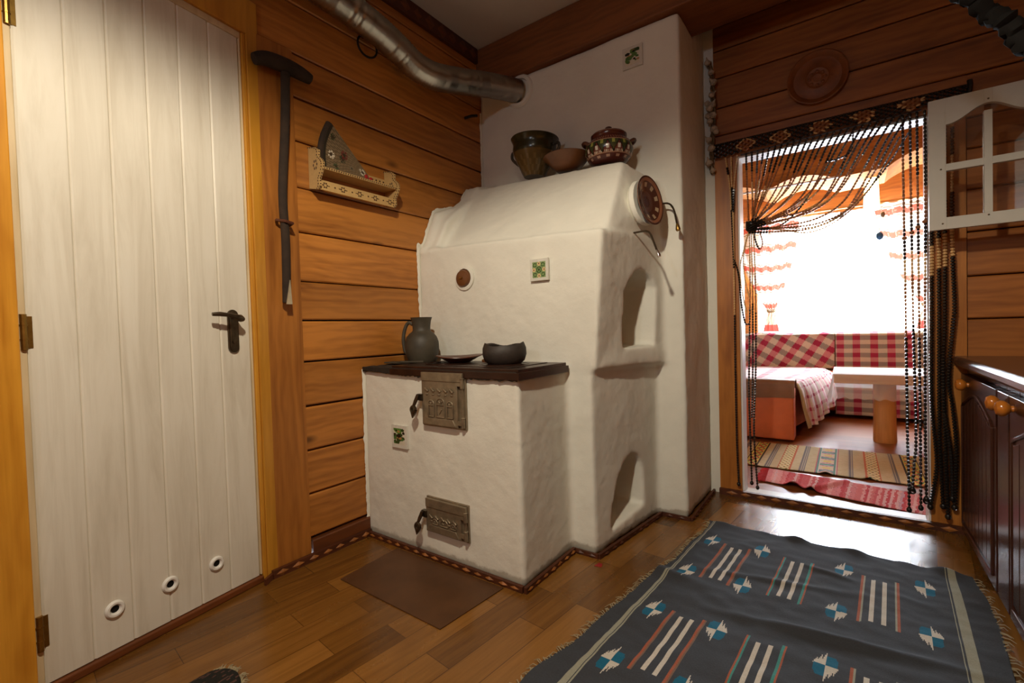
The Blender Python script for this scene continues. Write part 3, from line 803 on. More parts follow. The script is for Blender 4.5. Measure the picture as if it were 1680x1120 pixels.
# big green-brown pot
def pot_cf(an, i): 
    return None
gp = thing('clay_pot', 'wide dark green glazed pot on top of the stove beside the chimney', 'pot', (.462,-.6,1.69))
GX = Matrix.Rotation(.05, 3, 'Y')
def gcol(an,i):
    if i < 5:
        r = (an*5.3+i*1.7) % 1; return (.10,.062,.02) if r < .6 else (.14,.09,.035)
    if i == 5: return (.30,.26,.18) if (an*23) % 1 < .45 else (.11,.068,.022)
    return (.030,.028,.010)
mb = MB()
prof = [(.0002,0),(.06,0),(.072,.02),(.086,.05),(.101,.08),(.113,.105),(.124,.13),(.128,.15),(.126,.17),(.128,.19),(.136,.205),(.140,.213),(.137,.218),(.130,.214),(.122,.20),(.118,.15),(.10,.09),(.0002,.02)]
cg = V((.462,-.60,1.688)); prof = [(r*.89,z*.88) for r,z in prof]; mb.lathe(prof, cg, 48, GX, None, gcol); mb.build('pot_body','glaze',gp,smooth=True)
for sx in (-1,1):
    mb = MB(); b0 = cg+GX@V((sx*.108,0,.145)); b1 = cg+GX@V((sx*.087,0,.072))
    handle(mb, [b0, b0+V((sx*.030,0,.004)), b0+V((sx*.034,0,-.026)), b1+V((sx*.018,0,.012)), b1], .008); mb.build('handle','clay_dark',gp,smooth=True)
# dry flowers scratched pattern on pot is part of glaze; shallow bowl
bw = MB(); bw.lathe([(.0002,0),(.05,0),(.075,.02),(.105,.055),(.118,.066),(.114,.070),(.10,.058),(.07,.028),(.0002,.014)], (.665,-.615,1.670), 48)
tag(bw.build('clay_bowl','clay_brown',smooth=True,base=(.665,-.615,1.67)), 'shallow brown clay bowl on the stove between two pots', 'bowl')
# lidded painted pot
lp = thing('lidded_pot', 'red-brown lidded pot with white and green zigzag decoration', 'pot', (.895,-.585,1.62))
cl = V((.878,-.600,1.650))
def lcf(an,i):
    a = (an/(2*PI)*13) % 1; t = abs(a-.5)*2
    base = (.085,.018,.012)
    if 8 <= i <= 19:
        h = (i-8)/11.0
        if abs(h-(1-t)) < .10: return (.012,.016,.010)
        if h < 1-t:
            if abs(t) < .22 and .22 < h < .62: return (.62,.56,.46)
            if h < .18 and (a*6 % 1) < .5: return (.60,.50,.38)
            return (.13,.03,.02)
        if h > .72 and t > .7: return (.30,.30,.06)
        return (.05,.055,.02)
    if i in (7,20): return (.36,.20,.12)
    if i in (4,5) and t < .35: return (.40,.24,.16)
    if i in (22,24): return (.25,.10,.06) if (a*4 % 1) < .5 else base
    return base
prof = [(.0002,0),(.072,0)]
for k in range(26):
    t = k/25; z = .008+t*.135; r = .078+.052*math.sin(PI*min(1,.06+t*.84))**.8 if t < .86 else lerp(.104,.094,(t-.86)/.14)
    prof.append((r,z))
prof += [(.098,.152),(.098,.158),(.090,.158)]
Q = .84; sc_ = lambda L: [(r*Q,z*Q) for r,z in L]
mb = MB(); mb.lathe(sc_(prof), cl, 208, None, None, lcf); mb.build('pot_body','glaze',lp,smooth=True)
mb = MB(); mb.lathe(sc_([(.096,.1585),(.098,.164),(.09,.172),(.06,.184),(.03,.190),(.0002,.191)]), cl, 48, None, None, lambda an,i: (.10,.03,.018) if i != 1 else (.20,.08,.05))
lid = mb.build('lid','glaze',lp,smooth=True)
mb = MB(); mb.lathe(sc_([(.012,.188),(.011,.196),(.018,.203),(.018,.211),(.010,.216),(.0002,.217)]), cl, 20); mb.build('knob','clay_red',lid,smooth=True)
for an in (PI*1.16, PI*.16):
    e = V((math.cos(an), math.sin(an), 0)); s_ = V((-e.y,e.x,0)); mb = MB()
    c = cl+e*.092+V((0,0,.097)); handle(mb, [c-s_*.025, c-s_*.022+e*.018+V((0,0,.009)), c+e*.026+V((0,0,.012)), c+s_*.022+e*.018+V((0,0,.009)), c+s_*.025], .0085); mb.build('handle','clay_red',lp,smooth=True)

# on the hob
HZ = .7665
jug = thing('clay_jug', 'tall smoked dark clay jug with handle on the hob', 'jug', (.135,-1.12,.763))
mb = MB(); cj = V((.140,-1.12,.7615))
mb.lathe([(r*.77,z*.97) for r,z in [(.0002,0),(.078,0),(.088,.012),(.099,.045),(.103,.075),(.101,.10),(.092,.122),(.075,.14),(.058,.150),(.053,.158),(.054,.175),(.058,.20),(.063,.212),(.066,.218),(.057,.218),(.05,.20),(.046,.165),(.08,.12),(.09,.07),(.07,.012),(.0002,.012)]], cj, 44)
mb.build('jug_body','clay_dark',jug,smooth=True)
mb = MB(); handle(mb, [cj+V((-.036,-.020,.180)), cj+V((-.056,-.030,.188)), cj+V((-.074,-.036,.160)), cj+V((-.084,-.040,.11)), cj+V((-.080,-.036,.06)), cj+V((-.066,-.030,.035))], .0085); mb.build('handle','clay_dark',jug,smooth=True)
mb = MB(); mb.lathe([(.0002,0),(.052,0),(.065,.006),(.095,.020),(.112,.0255),(.110,.029),(.09,.026),(.05,.012),(.0002,.010)], (.418,-1.17,HZ+.0035), 44, None, None, None, lambda r,z,an,i: (.90*r*(1+.03*math.sin(3*an)), z+.004*math.sin(an*2)*(r/.11)))
tag(mb.build('clay_dish','clay_red',smooth=True,base=(.418,-1.17,.769)), 'shallow red-brown dish on the hob between jug and black bowl', 'dish')
mb = MB(); q = catmull([(.50,-1.115,.772),(.53,-1.10,.776),(.555,-1.095,.782),(.575,-1.09,.776)], 6)
mb.tube(q, [.006+.012*math.sin(PI*i/(len(q)-1)) for i in range(len(q))], 8)
tag(mb.build('wooden_ladle','clay_brown',smooth=True,base=(.53,-1.10,.768)), 'small brown carved ladle end lying behind the red-brown dish', 'ladle')
def bwob(r,z,an,i):
    k = 1+.04*math.sin(an*3+1)
    zz = z+(.006*math.sin(an*2+.6)+.0025*math.sin(an*5))*max(0,(z-.04)/.035)
    return r*k*.84, zz*1.04
mb = MB(); mb.lathe([(.0002,0),(.078,0),(.094,.012),(.103,.035),(.102,.056),(.094,.070),(.091,.074),(.084,.070),(.088,.05),(.082,.02),(.0002,.012)], (.665,-1.175,HZ+.0035), 52, None, None, None, bwob)
tag(mb.build('clay_bowl','clay_black',smooth=True,base=(.665,-1.175,.77)), 'rough black clay bowl with uneven rim on the hob', 'bowl')
mb = MB(); mb.box(.015,.10,-1.245,-1.19,.7625,.770); mb.tube([(.09,-1.215,.768),(.20,-1.17,.768)], .006, 8)
tag(mb.build('spatula','clay_dark',bevel=.002,base=(.05,-1.21,.7625)), 'flat dark spatula lying on the hob left of the jug', 'spatula')

# ================================================================== LEFT WALL HANGINGS
# aluminium duct with a plaster collar
dt = thing('ventilation_duct', 'flexible silver aluminium duct along the top of the pine wall', 'duct', (.1,-1.2,2.25))
cp = catmull([(.10,-2.35,2.28),(.10,-1.95,2.275),(.10,-1.56,2.268),(.10,-1.31,2.245),(.10,-1.155,2.208),(.105,-1.075,2.178),(.125,-.97,2.165),(.16,-.82,2.190),(.205,-.66,2.222),(.25,-.54,2.236),(.285,-.462,2.238)], 60)
pts = []; rs = []
L = 0; nxt = 0; prev = cp[0]
for q in cp:
    L += (q-prev).length; prev = q
    if L >= nxt:
        pts.append(q); rs.append(.063 if len(pts) % 2 else .0555); nxt += .0068
mb = MB(); mb.tube(pts, rs, 28); mb.build('duct_pipe','duct',dt,smooth=True,angle=0)
mb = MB(); mb.lathe([(.064,0),(.066,.010),(.082,.009),(.09,0)], (.292,-.463,2.238), 32, rotY); mb.build('wall_collar','plaster_wall',dt,smooth=True)
# iron ring
rg = thing('iron_ring', 'old iron ring hanging from an eye below the duct', 'ring', (.02,-1.29,2.2))
mb = MB(); mb.tube([(.001,-1.29,2.245),(.03,-1.29,2.245)], .005, 8); mb.tube([V((.032,-1.29+.012*math.cos(t),2.240+.012*math.sin(t))) for t in [2*PI*i/12 for i in range(13)]], .004, 6); mb.build('eyelet','black_iron',rg,smooth=True)
mb = MB(); mb.tube([V((.034+.006*math.cos(t),-1.29+.047*math.cos(t),2.193+.047*math.sin(t))) for t in [2*PI*i/28 for i in range(29)]], .0048, 8); mb.build('ring_hoop','black_iron',rg,smooth=True)
mb = MB(); mb.tube([(.001,-.60,2.125),(.045,-.59,2.128),(.06,-.56,2.135)], .008, 8)
tag(mb.build('iron_peg','black_iron',smooth=True,base=(.001,-.6,2.125)), 'short black iron peg in the wall just under the duct', 'peg')
# old mattock
tl = thing('wooden_mattock', 'long handled old dark mattock hanging upside down beside the door', 'mattock', (.045,-1.69,1.02))
mb = MB(); q = catmull([(.045,-1.80,1.905),(.05,-1.76,1.922),(.05,-1.69,1.928),(.05,-1.63,1.925),(.05,-1.585,1.918)], 6)
mb.tube([V((p.x,p.y,p.z)) for p in q], [.012+.016*math.sin(PI*(.12+.76*i/(len(q)-1)))**.7 for i in range(len(q))], 12); mb.build('mattock_head','oldwood',tl,smooth=True)
mb = MB(); q = catmull([(.05,-1.687,1.90),(.045,-1.694,1.70),(.042,-1.712,1.45),(.042,-1.708,1.28),(.042,-1.712,1.08),(.042,-1.714,1.03)], 6); mb.tube(q, [.0165-.002*i/len(q) for i in range(len(q))], 12); mb.build('handle','oldwood',tl,smooth=True)
mb = MB(); mb.prism([(-1.724,1.023),(-1.703,1.023),(-1.708,1.115)],'X',.058,.064); mb.build('worn_tip','tin',tl)['label'] = 'pale pointed metal tip'
mb = MB(); mb.tube([(.013,-1.725,1.345),(.035,-1.735,1.34),(.062,-1.715,1.335),(.064,-1.69,1.33),(.03,-1.68,1.332),(.013,-1.68,1.332)], .006, 8); tag(mb.build('leather_loop','clay_red',smooth=True,base=(.013,-1.72,1.34)), 'brown loop nailed to the post holding the mattock handle', 'loop')

# little decorated shelf
sh = thing('wall_shelf', 'small pale carved shelf with scalloped ends and dark dotted decoration', 'shelf', (.04,-1.4,1.5))
pale = (.56,.36,.14); dk = (.07,.03,.015)
def scallop(y0, y1):
    mb = MB()
    out = [(.002,1.50),(.06,1.486),(.075,1.50),(.072,1.525),(.082,1.54),(.098,1.565),(.10,1.585),(.09,1.60),(.070,1.615),(.072,1.64),(.05,1.655),(.03,1.66),(.002,1.665)]
    mb.prism([(p[0],p[1]) for p in out],'Y',y0,y1,None,pale)
    # burnt dots round the edge and in the middle
    for a,b in zip(out[1:-1], out[2:]):
        for t in (.25,.75):
            x = lerp(a[0],b[0],t)-.008; z = lerp(a[1],b[1],t); mb.ell((x,y0-.0005,z),(.003,.0016,.003),8,4,None,None,dk); mb.ell((lerp(a[0],b[0],t)+.0005,(y0+y1)/2,z),(.0016,.003,.003),6,4,None,None,dk)
    for k in range(6): mb.ell((.05+.012*math.cos(k*1.05),y0-.0005,1.585+.016*math.sin(k*1.05)),(.0035,.0016,.006),8,4,None,None,dk)
    return mb.build('side_panel','paint',sh)
scallop(-1.578,-1.568); scallop(-1.196,-1.186)
mb = MB(); mb.box(.002,.088,-1.567,-1.197,1.565,1.574,None,pale)
for k in range(34): mb.ell((.0885,-1.562+k*.0109,1.5695),(.0012,.0036,.0032),6,4,None,None,dk)
mb.build('shelf_board','paint',sh)
mb = MB(); mb.box(.055,.062,-1.567,-1.197,1.488,1.527,None,pale)
for k in range(9):
    y = -1.545+k*.041; r = .010 if k % 2 == 0 else .004
    for q in range(6 if k % 2 == 0 else 1): mb.ell((.0625,y+r*.9*math.cos(q*1.05),1.508+r*.9*math.sin(q*1.05)),(.0012,.004,.0036),6,4,None,None,dk)
    if k % 2 == 0: mb.ell((.0625,y-.017,1.508),(.0012,.004,.002),6,4,None,None,dk); mb.ell((.0625,y+.017,1.508),(.0012,.004,.002),6,4,None,None,dk)
mb.build('towel_rail','paint',sh)
mb = MB(); mb.box(.002,.008,-1.567,-1.197,1.574,1.625,None,pale)
for k in range(18):
    for z in (1.585,1.612): mb.ell((.0085,-1.555+k*.0205,z),(.0014,.005,.004),6,4,None,None,dk)
mb.build('back_rail','paint',sh)
# painted wedge shaped zither standing on it
zt = thing('zither', 'triangular carved and flower-painted wooden zither standing on the little shelf', 'zither', (.045,-1.45,1.575))
def wedge(u,v):
    # u along the length from the round end to the point, v across
    a = V((.045,-1.548,1.578)); b = V((.045,-1.508,1.770)); tip = V((.045,-1.328,1.585)); tip2 = V((.045,-1.335,1.60))
    p = a.lerp(tip,u); q = b.lerp(tip2,u); r = p.lerp(q,v); bul = .018*math.sin(PI*v)*(1-u)
    return r+V((.02,-bul,0))
fl = [(.12,.80,.07,(.03,.04,.015)),(.16,.38,.09,(.62,.55,.42)),(.42,.62,.10,(.14,.02,.015)),(.40,.45,.09,(.03,.04,.02)),(.26,.12,.07,(.05,.07,.03)),(.6,.3,.06,(.16,.14,.09)),(.85,.5,.10,(.55,.5,.38))]
def zcf(u,v):
    if u < .045: return (.028,.022,.014)
    for a,b,r,c in fl:
        d = math.hypot((u-a)*1.3,(v-b)*(1-u*.8))
        if d < r*.45: return (.05,.03,.015)
        if d < r and (math.atan2(v-b,u-a)*5/PI) % 1 < .62: return c
    return (.19,.13,.07) if (v*18+u*3) % 1 < .7 else (.09,.06,.03)
mb = MB(); mb.grid(wedge, 60, 46, .03, zcf); mb.build('sound_board','paint',zt)
mb = MB(); mb.tube([wedge(0,i/10)+V((-.012,-.004,0)) for i in range(11)], .013, 8); mb.build('round_end','oldwood',zt,smooth=True)
mb = MB(); mb.ell((.06,-1.345,1.592),(.010,.012,.012),8,6); mb.ell((.068,-1.325,1.585),(.008,.010,.008),8,6); mb.build('red_knob','red',zt,smooth=True)['label'] = 'small red knobs at the pointed end'

# ================================================================== FLOOR THINGS
mb = MB(); mb.hexa([(.246,-1.664,.0005),(.762,-1.67,.0005),(.788,-1.385,.0005),(.232,-1.385,.0005)], [(.246,-1.664,.0035),(.762,-1.67,.0035),(.788,-1.385,.0035),(.232,-1.385,.0035)])
for x,y in ((.26,-1.65),(.745,-1.655),(.77,-1.42),(.245,-1.42)): mb.ell((x,y,.0038),(.004,.004,.0015),8,4)
tag(mb.build('hearth_sheet','steel_sheet',base=(.5,-1.52,0)), 'brown steel sheet on the floor in front of the stove', 'floor plate')
mb = MB(); mb.add([(.985,-1.075,.0006),(1.012,-1.07,.0006),(1.006,-1.045,.0006),(.99,-1.045,.0006),(.985,-1.075,.0016),(1.012,-1.07,.0016),(1.006,-1.045,.0016),(.99,-1.045,.0016)], [(4,5,6,7),(0,1,5,4),(1,2,6,5),(2,3,7,6),(3,0,4,7)])
tag(mb.build('paper_scrap','red',base=(.998,-1.06,0)), 'tiny red scrap on the floor beside the oven foot', 'scrap')

# grey kilim
rug = thing('woven_rug', 'large charcoal flat woven rug with blue and cream star motifs', 'rug', (1.65,-1.4,0))
YB_, YF_ = -.435, -2.35
RE = [(-.42,1.252),(-.61,1.256),(-.97,1.205),(-1.13,1.168),(-1.33,1.150),(-1.62,1.10),(-2.0,1.06),(-2.5,1.03)]
def rleft(y):
    for (a,xa),(b,xb) in zip(RE[:-1],RE[1:]):
        if y >= b: return lerp(xa,xb,min(1,max(0,(a-y)/(a-b))))
    return RE[-1][1]
def rug_pt(u,v):
    y = lerp(YB_-.03*u, YF_, v); dy = -.45-y
    xs, xr = 1.272-.073*dy, 2.053-.056*dy
    if u < .08: x = lerp(rleft(y)+.006*math.sin(v*37), xs, u/.08)
    elif u < .93: x = lerp(xs, xr, (u-.08)/.85)
    else: x = lerp(xr, 2.110+.012*math.sin(v*13)-.01*dy, (u-.93)/.07)
    z = .007+.0045*(noise.noise(V((x*7,y*9,3)))+.6*noise.noise(V((x*17,y*24,8))))
    z += .012*math.exp(-((v)/.016)**2)*max(0,noise.noise(V((x*11,2,0)))+.1)*2
    z += .014*math.exp(-((y+.70+(x-1.75)*.25)/.018)**2)*max(0,noise.noise(V((x*5,7,1))))
    z += .014*math.exp(-((y+.98-.16*(1.20-x))/.025)**2)*math.exp(-((x-1.2)/.16)**2)
    z += .014*math.exp(-((y+1.10-(x-1.7)*.12)/.020)**2)*math.exp(-((x-1.75)/.28)**2)
    z += .008*math.exp(-((y+.86-(x-1.5)*.2)/.02)**2)*math.exp(-((x-1.55)/.2)**2)
    return (x,y,max(z,.0035))
CH = (.050,.053,.060); CR = (.60,.54,.45); TE = (.010,.12,.20); OR = (.36,.10,.05); GR = (.06,.25,.21); CR2 = (.33,.32,.24)
rows = [-.635,-.937,-1.228,-1.515,-1.81,-2.10]
stars = [(x, yy, j % 2) for yy in rows for j,x in enumerate((1.322,1.504,1.764,1.981))]
lines = []
for yy in (-.640,-1.20,-1.78):
    for xg, cs in ((1.375,('o','c','c','o')),(1.582,('ot','c','c','to')),(1.820,('oc','c','c','co'))):
        for k,(o,c) in enumerate(zip((0,.028,.058,.089), cs)):
            lines.append((xg+o, yy if k in (0,3) else yy-.022, yy-.32 if k in (0,3) else yy-.305, c))
def rcf(u,v):
    x,y,_ = rug_pt(u,v)
    X = lerp(1.272,2.053,(u-.08)/.85)
    if .066 < u < .080 or .0835 < u < .0875: return CR2
    if .915 < u < .9185 or .923 < u < .946: return CR2
    for cx,cy,k in stars:
        a = (X-cx)/.027; b = (y-cy)/.068
        if abs(a) < 1 and abs(b) < 1:
            if k == 0: a = -a
            A,B = abs(a),abs(b)
            if a*b > 0:                     # cream: three saw teeth shrinking away from the long arm
                i = min(2,int(A*3)); fr = A*3-i
                if B < (1.0,.74,.50)[i]-(.66,.48,.46)[i]*fr: return CR
            elif A < .92 and B < .66 and A+B < 1.36: return TE
    for x0,y0,y1,c in lines:
        if y1 < y < y0:
            d = X-x0
            if c == 'c' and abs(d) < .0058: return CR
            if c != 'c' and abs(d) < .0056:
                if c == 'o': return OR if d < .001 else (.20,.12,.08)
                if c == 'ot': return OR if d < 0 else GR
                if c == 'to': return GR if d < 0 else OR
                if c == 'oc': return OR if d < 0 else CR2
                if c == 'co': return OR if d > 0 else CR2
    return CH
mb = MB(); mb.grid(rug_pt, 400, 520, -.004, rcf); mb.build('rug_field','pat',rug,smooth=True,angle=0)
def fringe(side):
    mb = MB(); rr = random.Random(5+side)
    NF = 230 if side == 0 else 130
    for k in range(NF):
        v = (k+rr.random())/NF; p = V(rug_pt(side,v)); p.z = .006
        d = -1 if side == 0 else 1; Ln = rr.uniform(.006,.026)
        e = p+V((d*Ln, rr.uniform(-.02,.02), -.003)); mid = (p+e)/2+V((0,0,rr.uniform(.002,.007)))
        mb.tube([p+V((-d*.003,0,0)),mid,e], [.0015,.0013,.0008], 5)
    o = mb.build('fringe','fringe',rug,smooth=True); o['label'] = 'cream wool fringe'; o['kind'] = 'stuff'
fringe(0); fringe(1)
# rounded end of a second dark rug at the bottom edge
mb = MB()
def mat2(u,v):
    an = lerp(.15*PI,.85*PI,u); r = .075*(1-.0*v); x = .459+r*math.cos(an)*1.15; y = lerp(-2.26,-2.185+.07*math.sin(an),1-v)
    return (x,y,.008+.01*math.sin(PI*u)*(1-v)+.003*noise.noise(V((x*40,y*40,0))))
mb.grid(mat2, 40, 16, -.006, lambda u,v: (.018,.017,.014) if noise.noise(V((u*30,v*30,1))) < .25 else (.10,.05,.04))
o2 = thing('small_mat', 'end of a small dark mat with tattered fringe at the bottom edge', 'mat', (.459,-2.2,0))
mb.build('mat_field','pat',o2,smooth=True,angle=0)
mb = MB(); rr = random.Random(3)
for k in range(60):
    u = rr.random(); p = V(mat2(u,0)); e = p+V((rr.uniform(-.015,.015), rr.uniform(.004,.02), rr.uniform(-.003,.006))); mb.tube([p,(p+e)/2+V((0,0,.004)),e],[.002,.0016,.001],5)
ff = mb.build('fringe','fringe',o2,smooth=True); ff['kind'] = 'stuff'

# ================================================================== BACK WALL HANGINGS
# garlic braid
gb = thing('garlic_braid', 'hanging braid of small dry garlic heads beside the chimney', 'garlic braid', (1.205,-.03,1.7))
q = catmull([(1.196,-.02,2.27),(1.212,-.022,2.15),(1.214,-.022,2.0),(1.206,-.022,1.85),(1.200,-.022,1.74),(1.205,-.022,1.69)], 8)
mb = MB()
for a in (0,2.1,4.2): mb.tube([p+V((.008*math.cos(i*.8+a),-.006+.006*math.sin(i*.8+a),0)) for i,p in enumerate(q)], .0055, 6)
mb.build('stalks','straw',gb,smooth=True)
for x,z in ((1.193,2.258),(1.21,2.205),(1.22,2.15),(1.21,2.089),(1.189,2.05),(1.214,2.038),(1.198,2.022),(1.19,1.986),(1.216,1.984),(1.2,1.955),(1.23,1.895),(1.194,1.862),(1.205,1.816),(1.192,1.742),(1.209,1.70),(1.219,1.912)):
    rr = random.uniform(.014,.019); mb = MB()
    R = Matrix.Rotation(random.uniform(-.8,.8),3,'X') @ Matrix.Rotation(random.uniform(-.8,.8),3,'Y')
    mb.lathe([(.0002,-rr*.8),(rr*.5,-rr*.78),(rr,-rr*.2),(rr*.92,rr*.35),(rr*.4,rr*.9),(rr*.2,rr*1.4),(rr*.16,rr*1.8)], (x,-.045,z), 16, R, None, None, lambda r,z_,an,i: (r*(1+.08*math.cos(6*an)),z_))
    mb.build('garlic_head','garlic',gb,smooth=True)
# carved wooden plate
wp = MB(); cw = V((1.667,-.004,2.035))
wp.lathe([(.02,.002),(.095,.004),(.118,.020),(.121,.026),(.116,.028),(.108,.024),(.095,.012),(.05,.010),(.046,.013),(.040,.010),(.022,.010),(.018,.013),(.0002,.012)], cw, 56, rotY)
for k in range(8):
    an = k*PI/4; wp.ell(cw+V((.031*math.cos(an),-.0115,.031*math.sin(an))),(.007,.003,.007),8,4)
tag(wp.build('wooden_plate','platewood',smooth=True,base=cw), 'round carved wooden plate hanging above the bead curtain', 'plate')

# bead curtain
bc = thing('bead_curtain', 'dark wooden bead curtain tied aside in the doorway', 'bead curtain', (1.68,-.035,1.8))
YB0 = -.034
mot = [(1.364,1.797),(1.516,1.80),(1.676,1.80),(1.838,1.807),(2.0,1.812)]
def lattice():
    mb = MB(); nx = 64; x0, x1 = 1.213, 2.178; dx = (x1-x0)/nx; nz = 6
    for i in range(nx+1):
        for j in range(nz):
            x = x0+dx*i; top = 1.828; bot = lerp(1.764,1.783,i/nx)
            zt, zb = lerp(top,bot,j/nz), lerp(top,bot,(j+1)/nz)
            for sx in (-1,1):
                if (i+j) % 2: continue
                X2 = x+sx*dx
                if X2 < x0-.002 or X2 > x1+.002: continue
                cx, cz = (x+X2)/2, (zt+zb)/2
                d = min(abs(cx-a)+abs(cz-b) for a,b in mot)
                mm = 1 if d < .033 else (2 if d < .046 else 0)
                sag = .004*math.sin(x*19)
                mb.bead((x,YB0,zt+sag),(X2,YB0,zb+sag), .0040, 5, mm)
    mb.tube([(1.208,YB0+.003,1.83),(1.6,YB0+.003,1.828),(2.178,YB0+.003,1.83)], .005, 6)
    mb.tube([(2.172,YB0,1.785),(2.178,YB0,1.83),(2.176,YB0,1.848)], .009, 6)
    mb.tube([(1.34,YB0,1.752),(1.7,YB0,1.765),(2.03,YB0,1.772)], .0036, 6)
    # plaited edge
    for i in range(90):
        x = lerp(1.213,2.17,i/90); mb.ell((x,YB0,1.829),(.0075,.006,.0055),6,4,None,0)
    o = mb.build('bead_valance',['bead_black','bead_brown','bead_tan'],bc,smooth=True); o['label'] = 'net of black beads with brown lozenges'
lattice()
def strand(path, segs, r=.0042, blen=.0125, knot=False, n=5):
    """beads threaded along a curve; segs = [(end fraction, material index, radius factor)]"""
    P = catmull(path, 12); L = [0]
    for a,b in zip(P[:-1],P[1:]): L.append(L[-1]+(b-a).length)
    tot = L[-1]; mb = MB(); N = max(2,int(tot/blen)); k = 0
    def at(d):
        nonlocal k
        while k < len(L)-2 and L[k+1] < d: k += 1
        return P[k].lerp(P[k+1], min(1,max(0,(d-L[k])/max(1e-9,L[k+1]-L[k]))))
    prev = at(0)
    for i in range(N):
        q = at(tot*(i+1)/N); t = (i+.5)/N
        for e,mi,rf in segs:
            if t <= e: break
        mb.bead(prev, q, r*rf, n, mi); prev = q
    if knot:
        mb.ell(P[-1], (r*2.0,r*2.0,r*2.4), 8, 5, None, 0)
    return mb.build('bead_strand',['bead_black','bead_brown','bead_tan'],bc,smooth=True)
rn = random.Random(4)
Y1 = YB0-.004
# strands pulled aside into the knot
G = V((1.385,YB0-.012,1.385))
xs = [1.365+i*.0262 for i in range(25)]
for i,x in enumerate(xs):
    zt = 1.757+.016*(x-1.36)/.67; t = i/24.0
    yy = YB0-.003-.010*rn.random()
    g = G+V((rn.uniform(-.014,.014), rn.uniform(-.01,.01), rn.uniform(-.03,.025)))
    if t < .3:
        mid = [(lerp(x,g.x,.35),yy,lerp(zt,g.z,.4)), (lerp(x,g.x,.75),yy,lerp(zt,g.z,.76))]
    else:
        dxs = x-g.x; dz = g.z-zt; w = min(1,t**1.1)*rn.uniform(.72,1.12)
        mid = [(x-dxs*fx, yy, zt+dz*(fx*(1-w)+fz*w*1.0)) for fx,fz in ((.10,.26),(.20,.56),(.34,.90),(.53,1.03),(.76,1.03))]
    b0 = rn.uniform(.22,.36); b1 = b0+rn.uniform(.12,.25); b2 = rn.uniform(.62,.72)
    segs = [(b0,0,1.0),(b1,1,.85),(b2,2 if i % 2 else 1,.85),(.9,1,.9),(1.01,0,1.15)]
    strand([(x,YB0,zt)]+mid+[tuple(g)], segs, .0057)
# two long loose swags
strand([(1.80,Y1,1.758),(1.79,Y1,1.66),(1.735,Y1,1.635),(1.70,Y1,1.637)], [(1.01,0,1.1)])
strand([(1.70,Y1,1.64),(1.66,Y1,1.55),(1.60,Y1,1.45),(1.52,Y1,1.375),(1.44,Y1,1.362),(1.395,Y1,1.375)], [(1.01,0,1.15)])
strand([(1.99,Y1,1.69),(1.90,Y1,1.54),(1.78,Y1,1.40),(1.66,Y1,1.345),(1.56,Y1,1.35),(1.42,Y1,1.375)], [(.3,0,1),(.7,2,.8),(1.01,1,.9)])
strand([(1.96,Y1,1.68),(1.85,Y1,1.47),(1.74,Y1,1.36),(1.63,Y1,1.32),(1.53,Y1,1.345),(1.42,Y1,1.37)], [(.3,0,1),(.6,1,.8),(1.01,2,.9)])
# the tie
mb = MB()
for k in range(7): 
    an = k*.9; mb.tube([V((1.385+.022*math.cos(t),YB0-.012+.018*math.sin(t),1.385-.02+.006*k+.006*math.cos(t*2+an))) for t in [2*PI*i/12 for i in range(13)]], .0045, 6)
mb.build('tie','bead_black',bc,smooth=True)
# tails below the tie
strand([(1.375,Y1,1.38),(1.374,Y1,1.10),(1.367,Y1,.81),(1.361,Y1,.56),(1.364,Y1,.30),(1.367,Y1,.085)], [(.18,2,.8),(.32,1,.85),(.42,0,1.0),(1.01,0,1.15)], .0046, .014, True)
strand([(1.392,Y1,1.38),(1.398,Y1,1.10),(1.394,Y1,.70),(1.381,Y1,.38),(1.387,Y1,.18),(1.393,Y1,.066)], [(.18,2,.8),(.32,1,.85),(.42,0,1.0),(1.01,0,1.15)], .0046, .014, True)
strand([(1.383,Y1,1.38),(1.385,Y1-.006,1.0),(1.379,Y1-.006,.6),(1.372,Y1-.006,.42)], [(.3,2,.8),(.4,1,.85),(1.01,0,1.1)], .0044)
strand([(1.38,Y1,1.385),(1.36,Y1,1.31),(1.345,Y1,1.22),(1.352,Y1,1.12),(1.372,Y1,1.02)], [(.4,2,.9),(1.01,2,.8)])
strand([(1.405,Y1,1.386),(1.398,Y1,1.33),(1.42,Y1,1.265),(1.433,Y1,1.30),(1.415,Y1,1.37)], [(.5,0,1.1),(1.01,1,.8)])
strand([(1.376,Y1,1.375),(1.35,Y1,1.28),(1.33,Y1,1.18),(1.338,Y1,1.06),(1.357,Y1,.95)], [(.5,2,.8),(1.01,2,.8)])
# strands in front of the left jamb
for i,(xa,xb) in enumerate(((1.27,1.294),(1.296,1.299),(1.325,1.303))):
    seg = [(.09,2,.9),(.16,0,1.3),(.36,2,.8),(.48,2,1.0),(1.01,0,1.1)] if i < 2 else [(.3,2,.8),(.5,0,1.3),(1.01,2,.9)]
    pth = [(xa,Y1,1.755),(lerp(xa,xb,.7),Y1,1.62),(xb,Y1,1.48),(1.301,Y1,1.184)]
    if i == 1: pth += [(1.299,Y1,.683),(1.300,Y1,.30),(1.306,Y1,.07)]
    strand(pth, seg, .0048, .013, i == 1)
strand([(1.302,Y1,1.23),(1.322,Y1,1.15),(1.333,Y1,1.0),(1.35,Y1,.90),(1.37,Y1,.90)], [(1.01,0,1.1)])
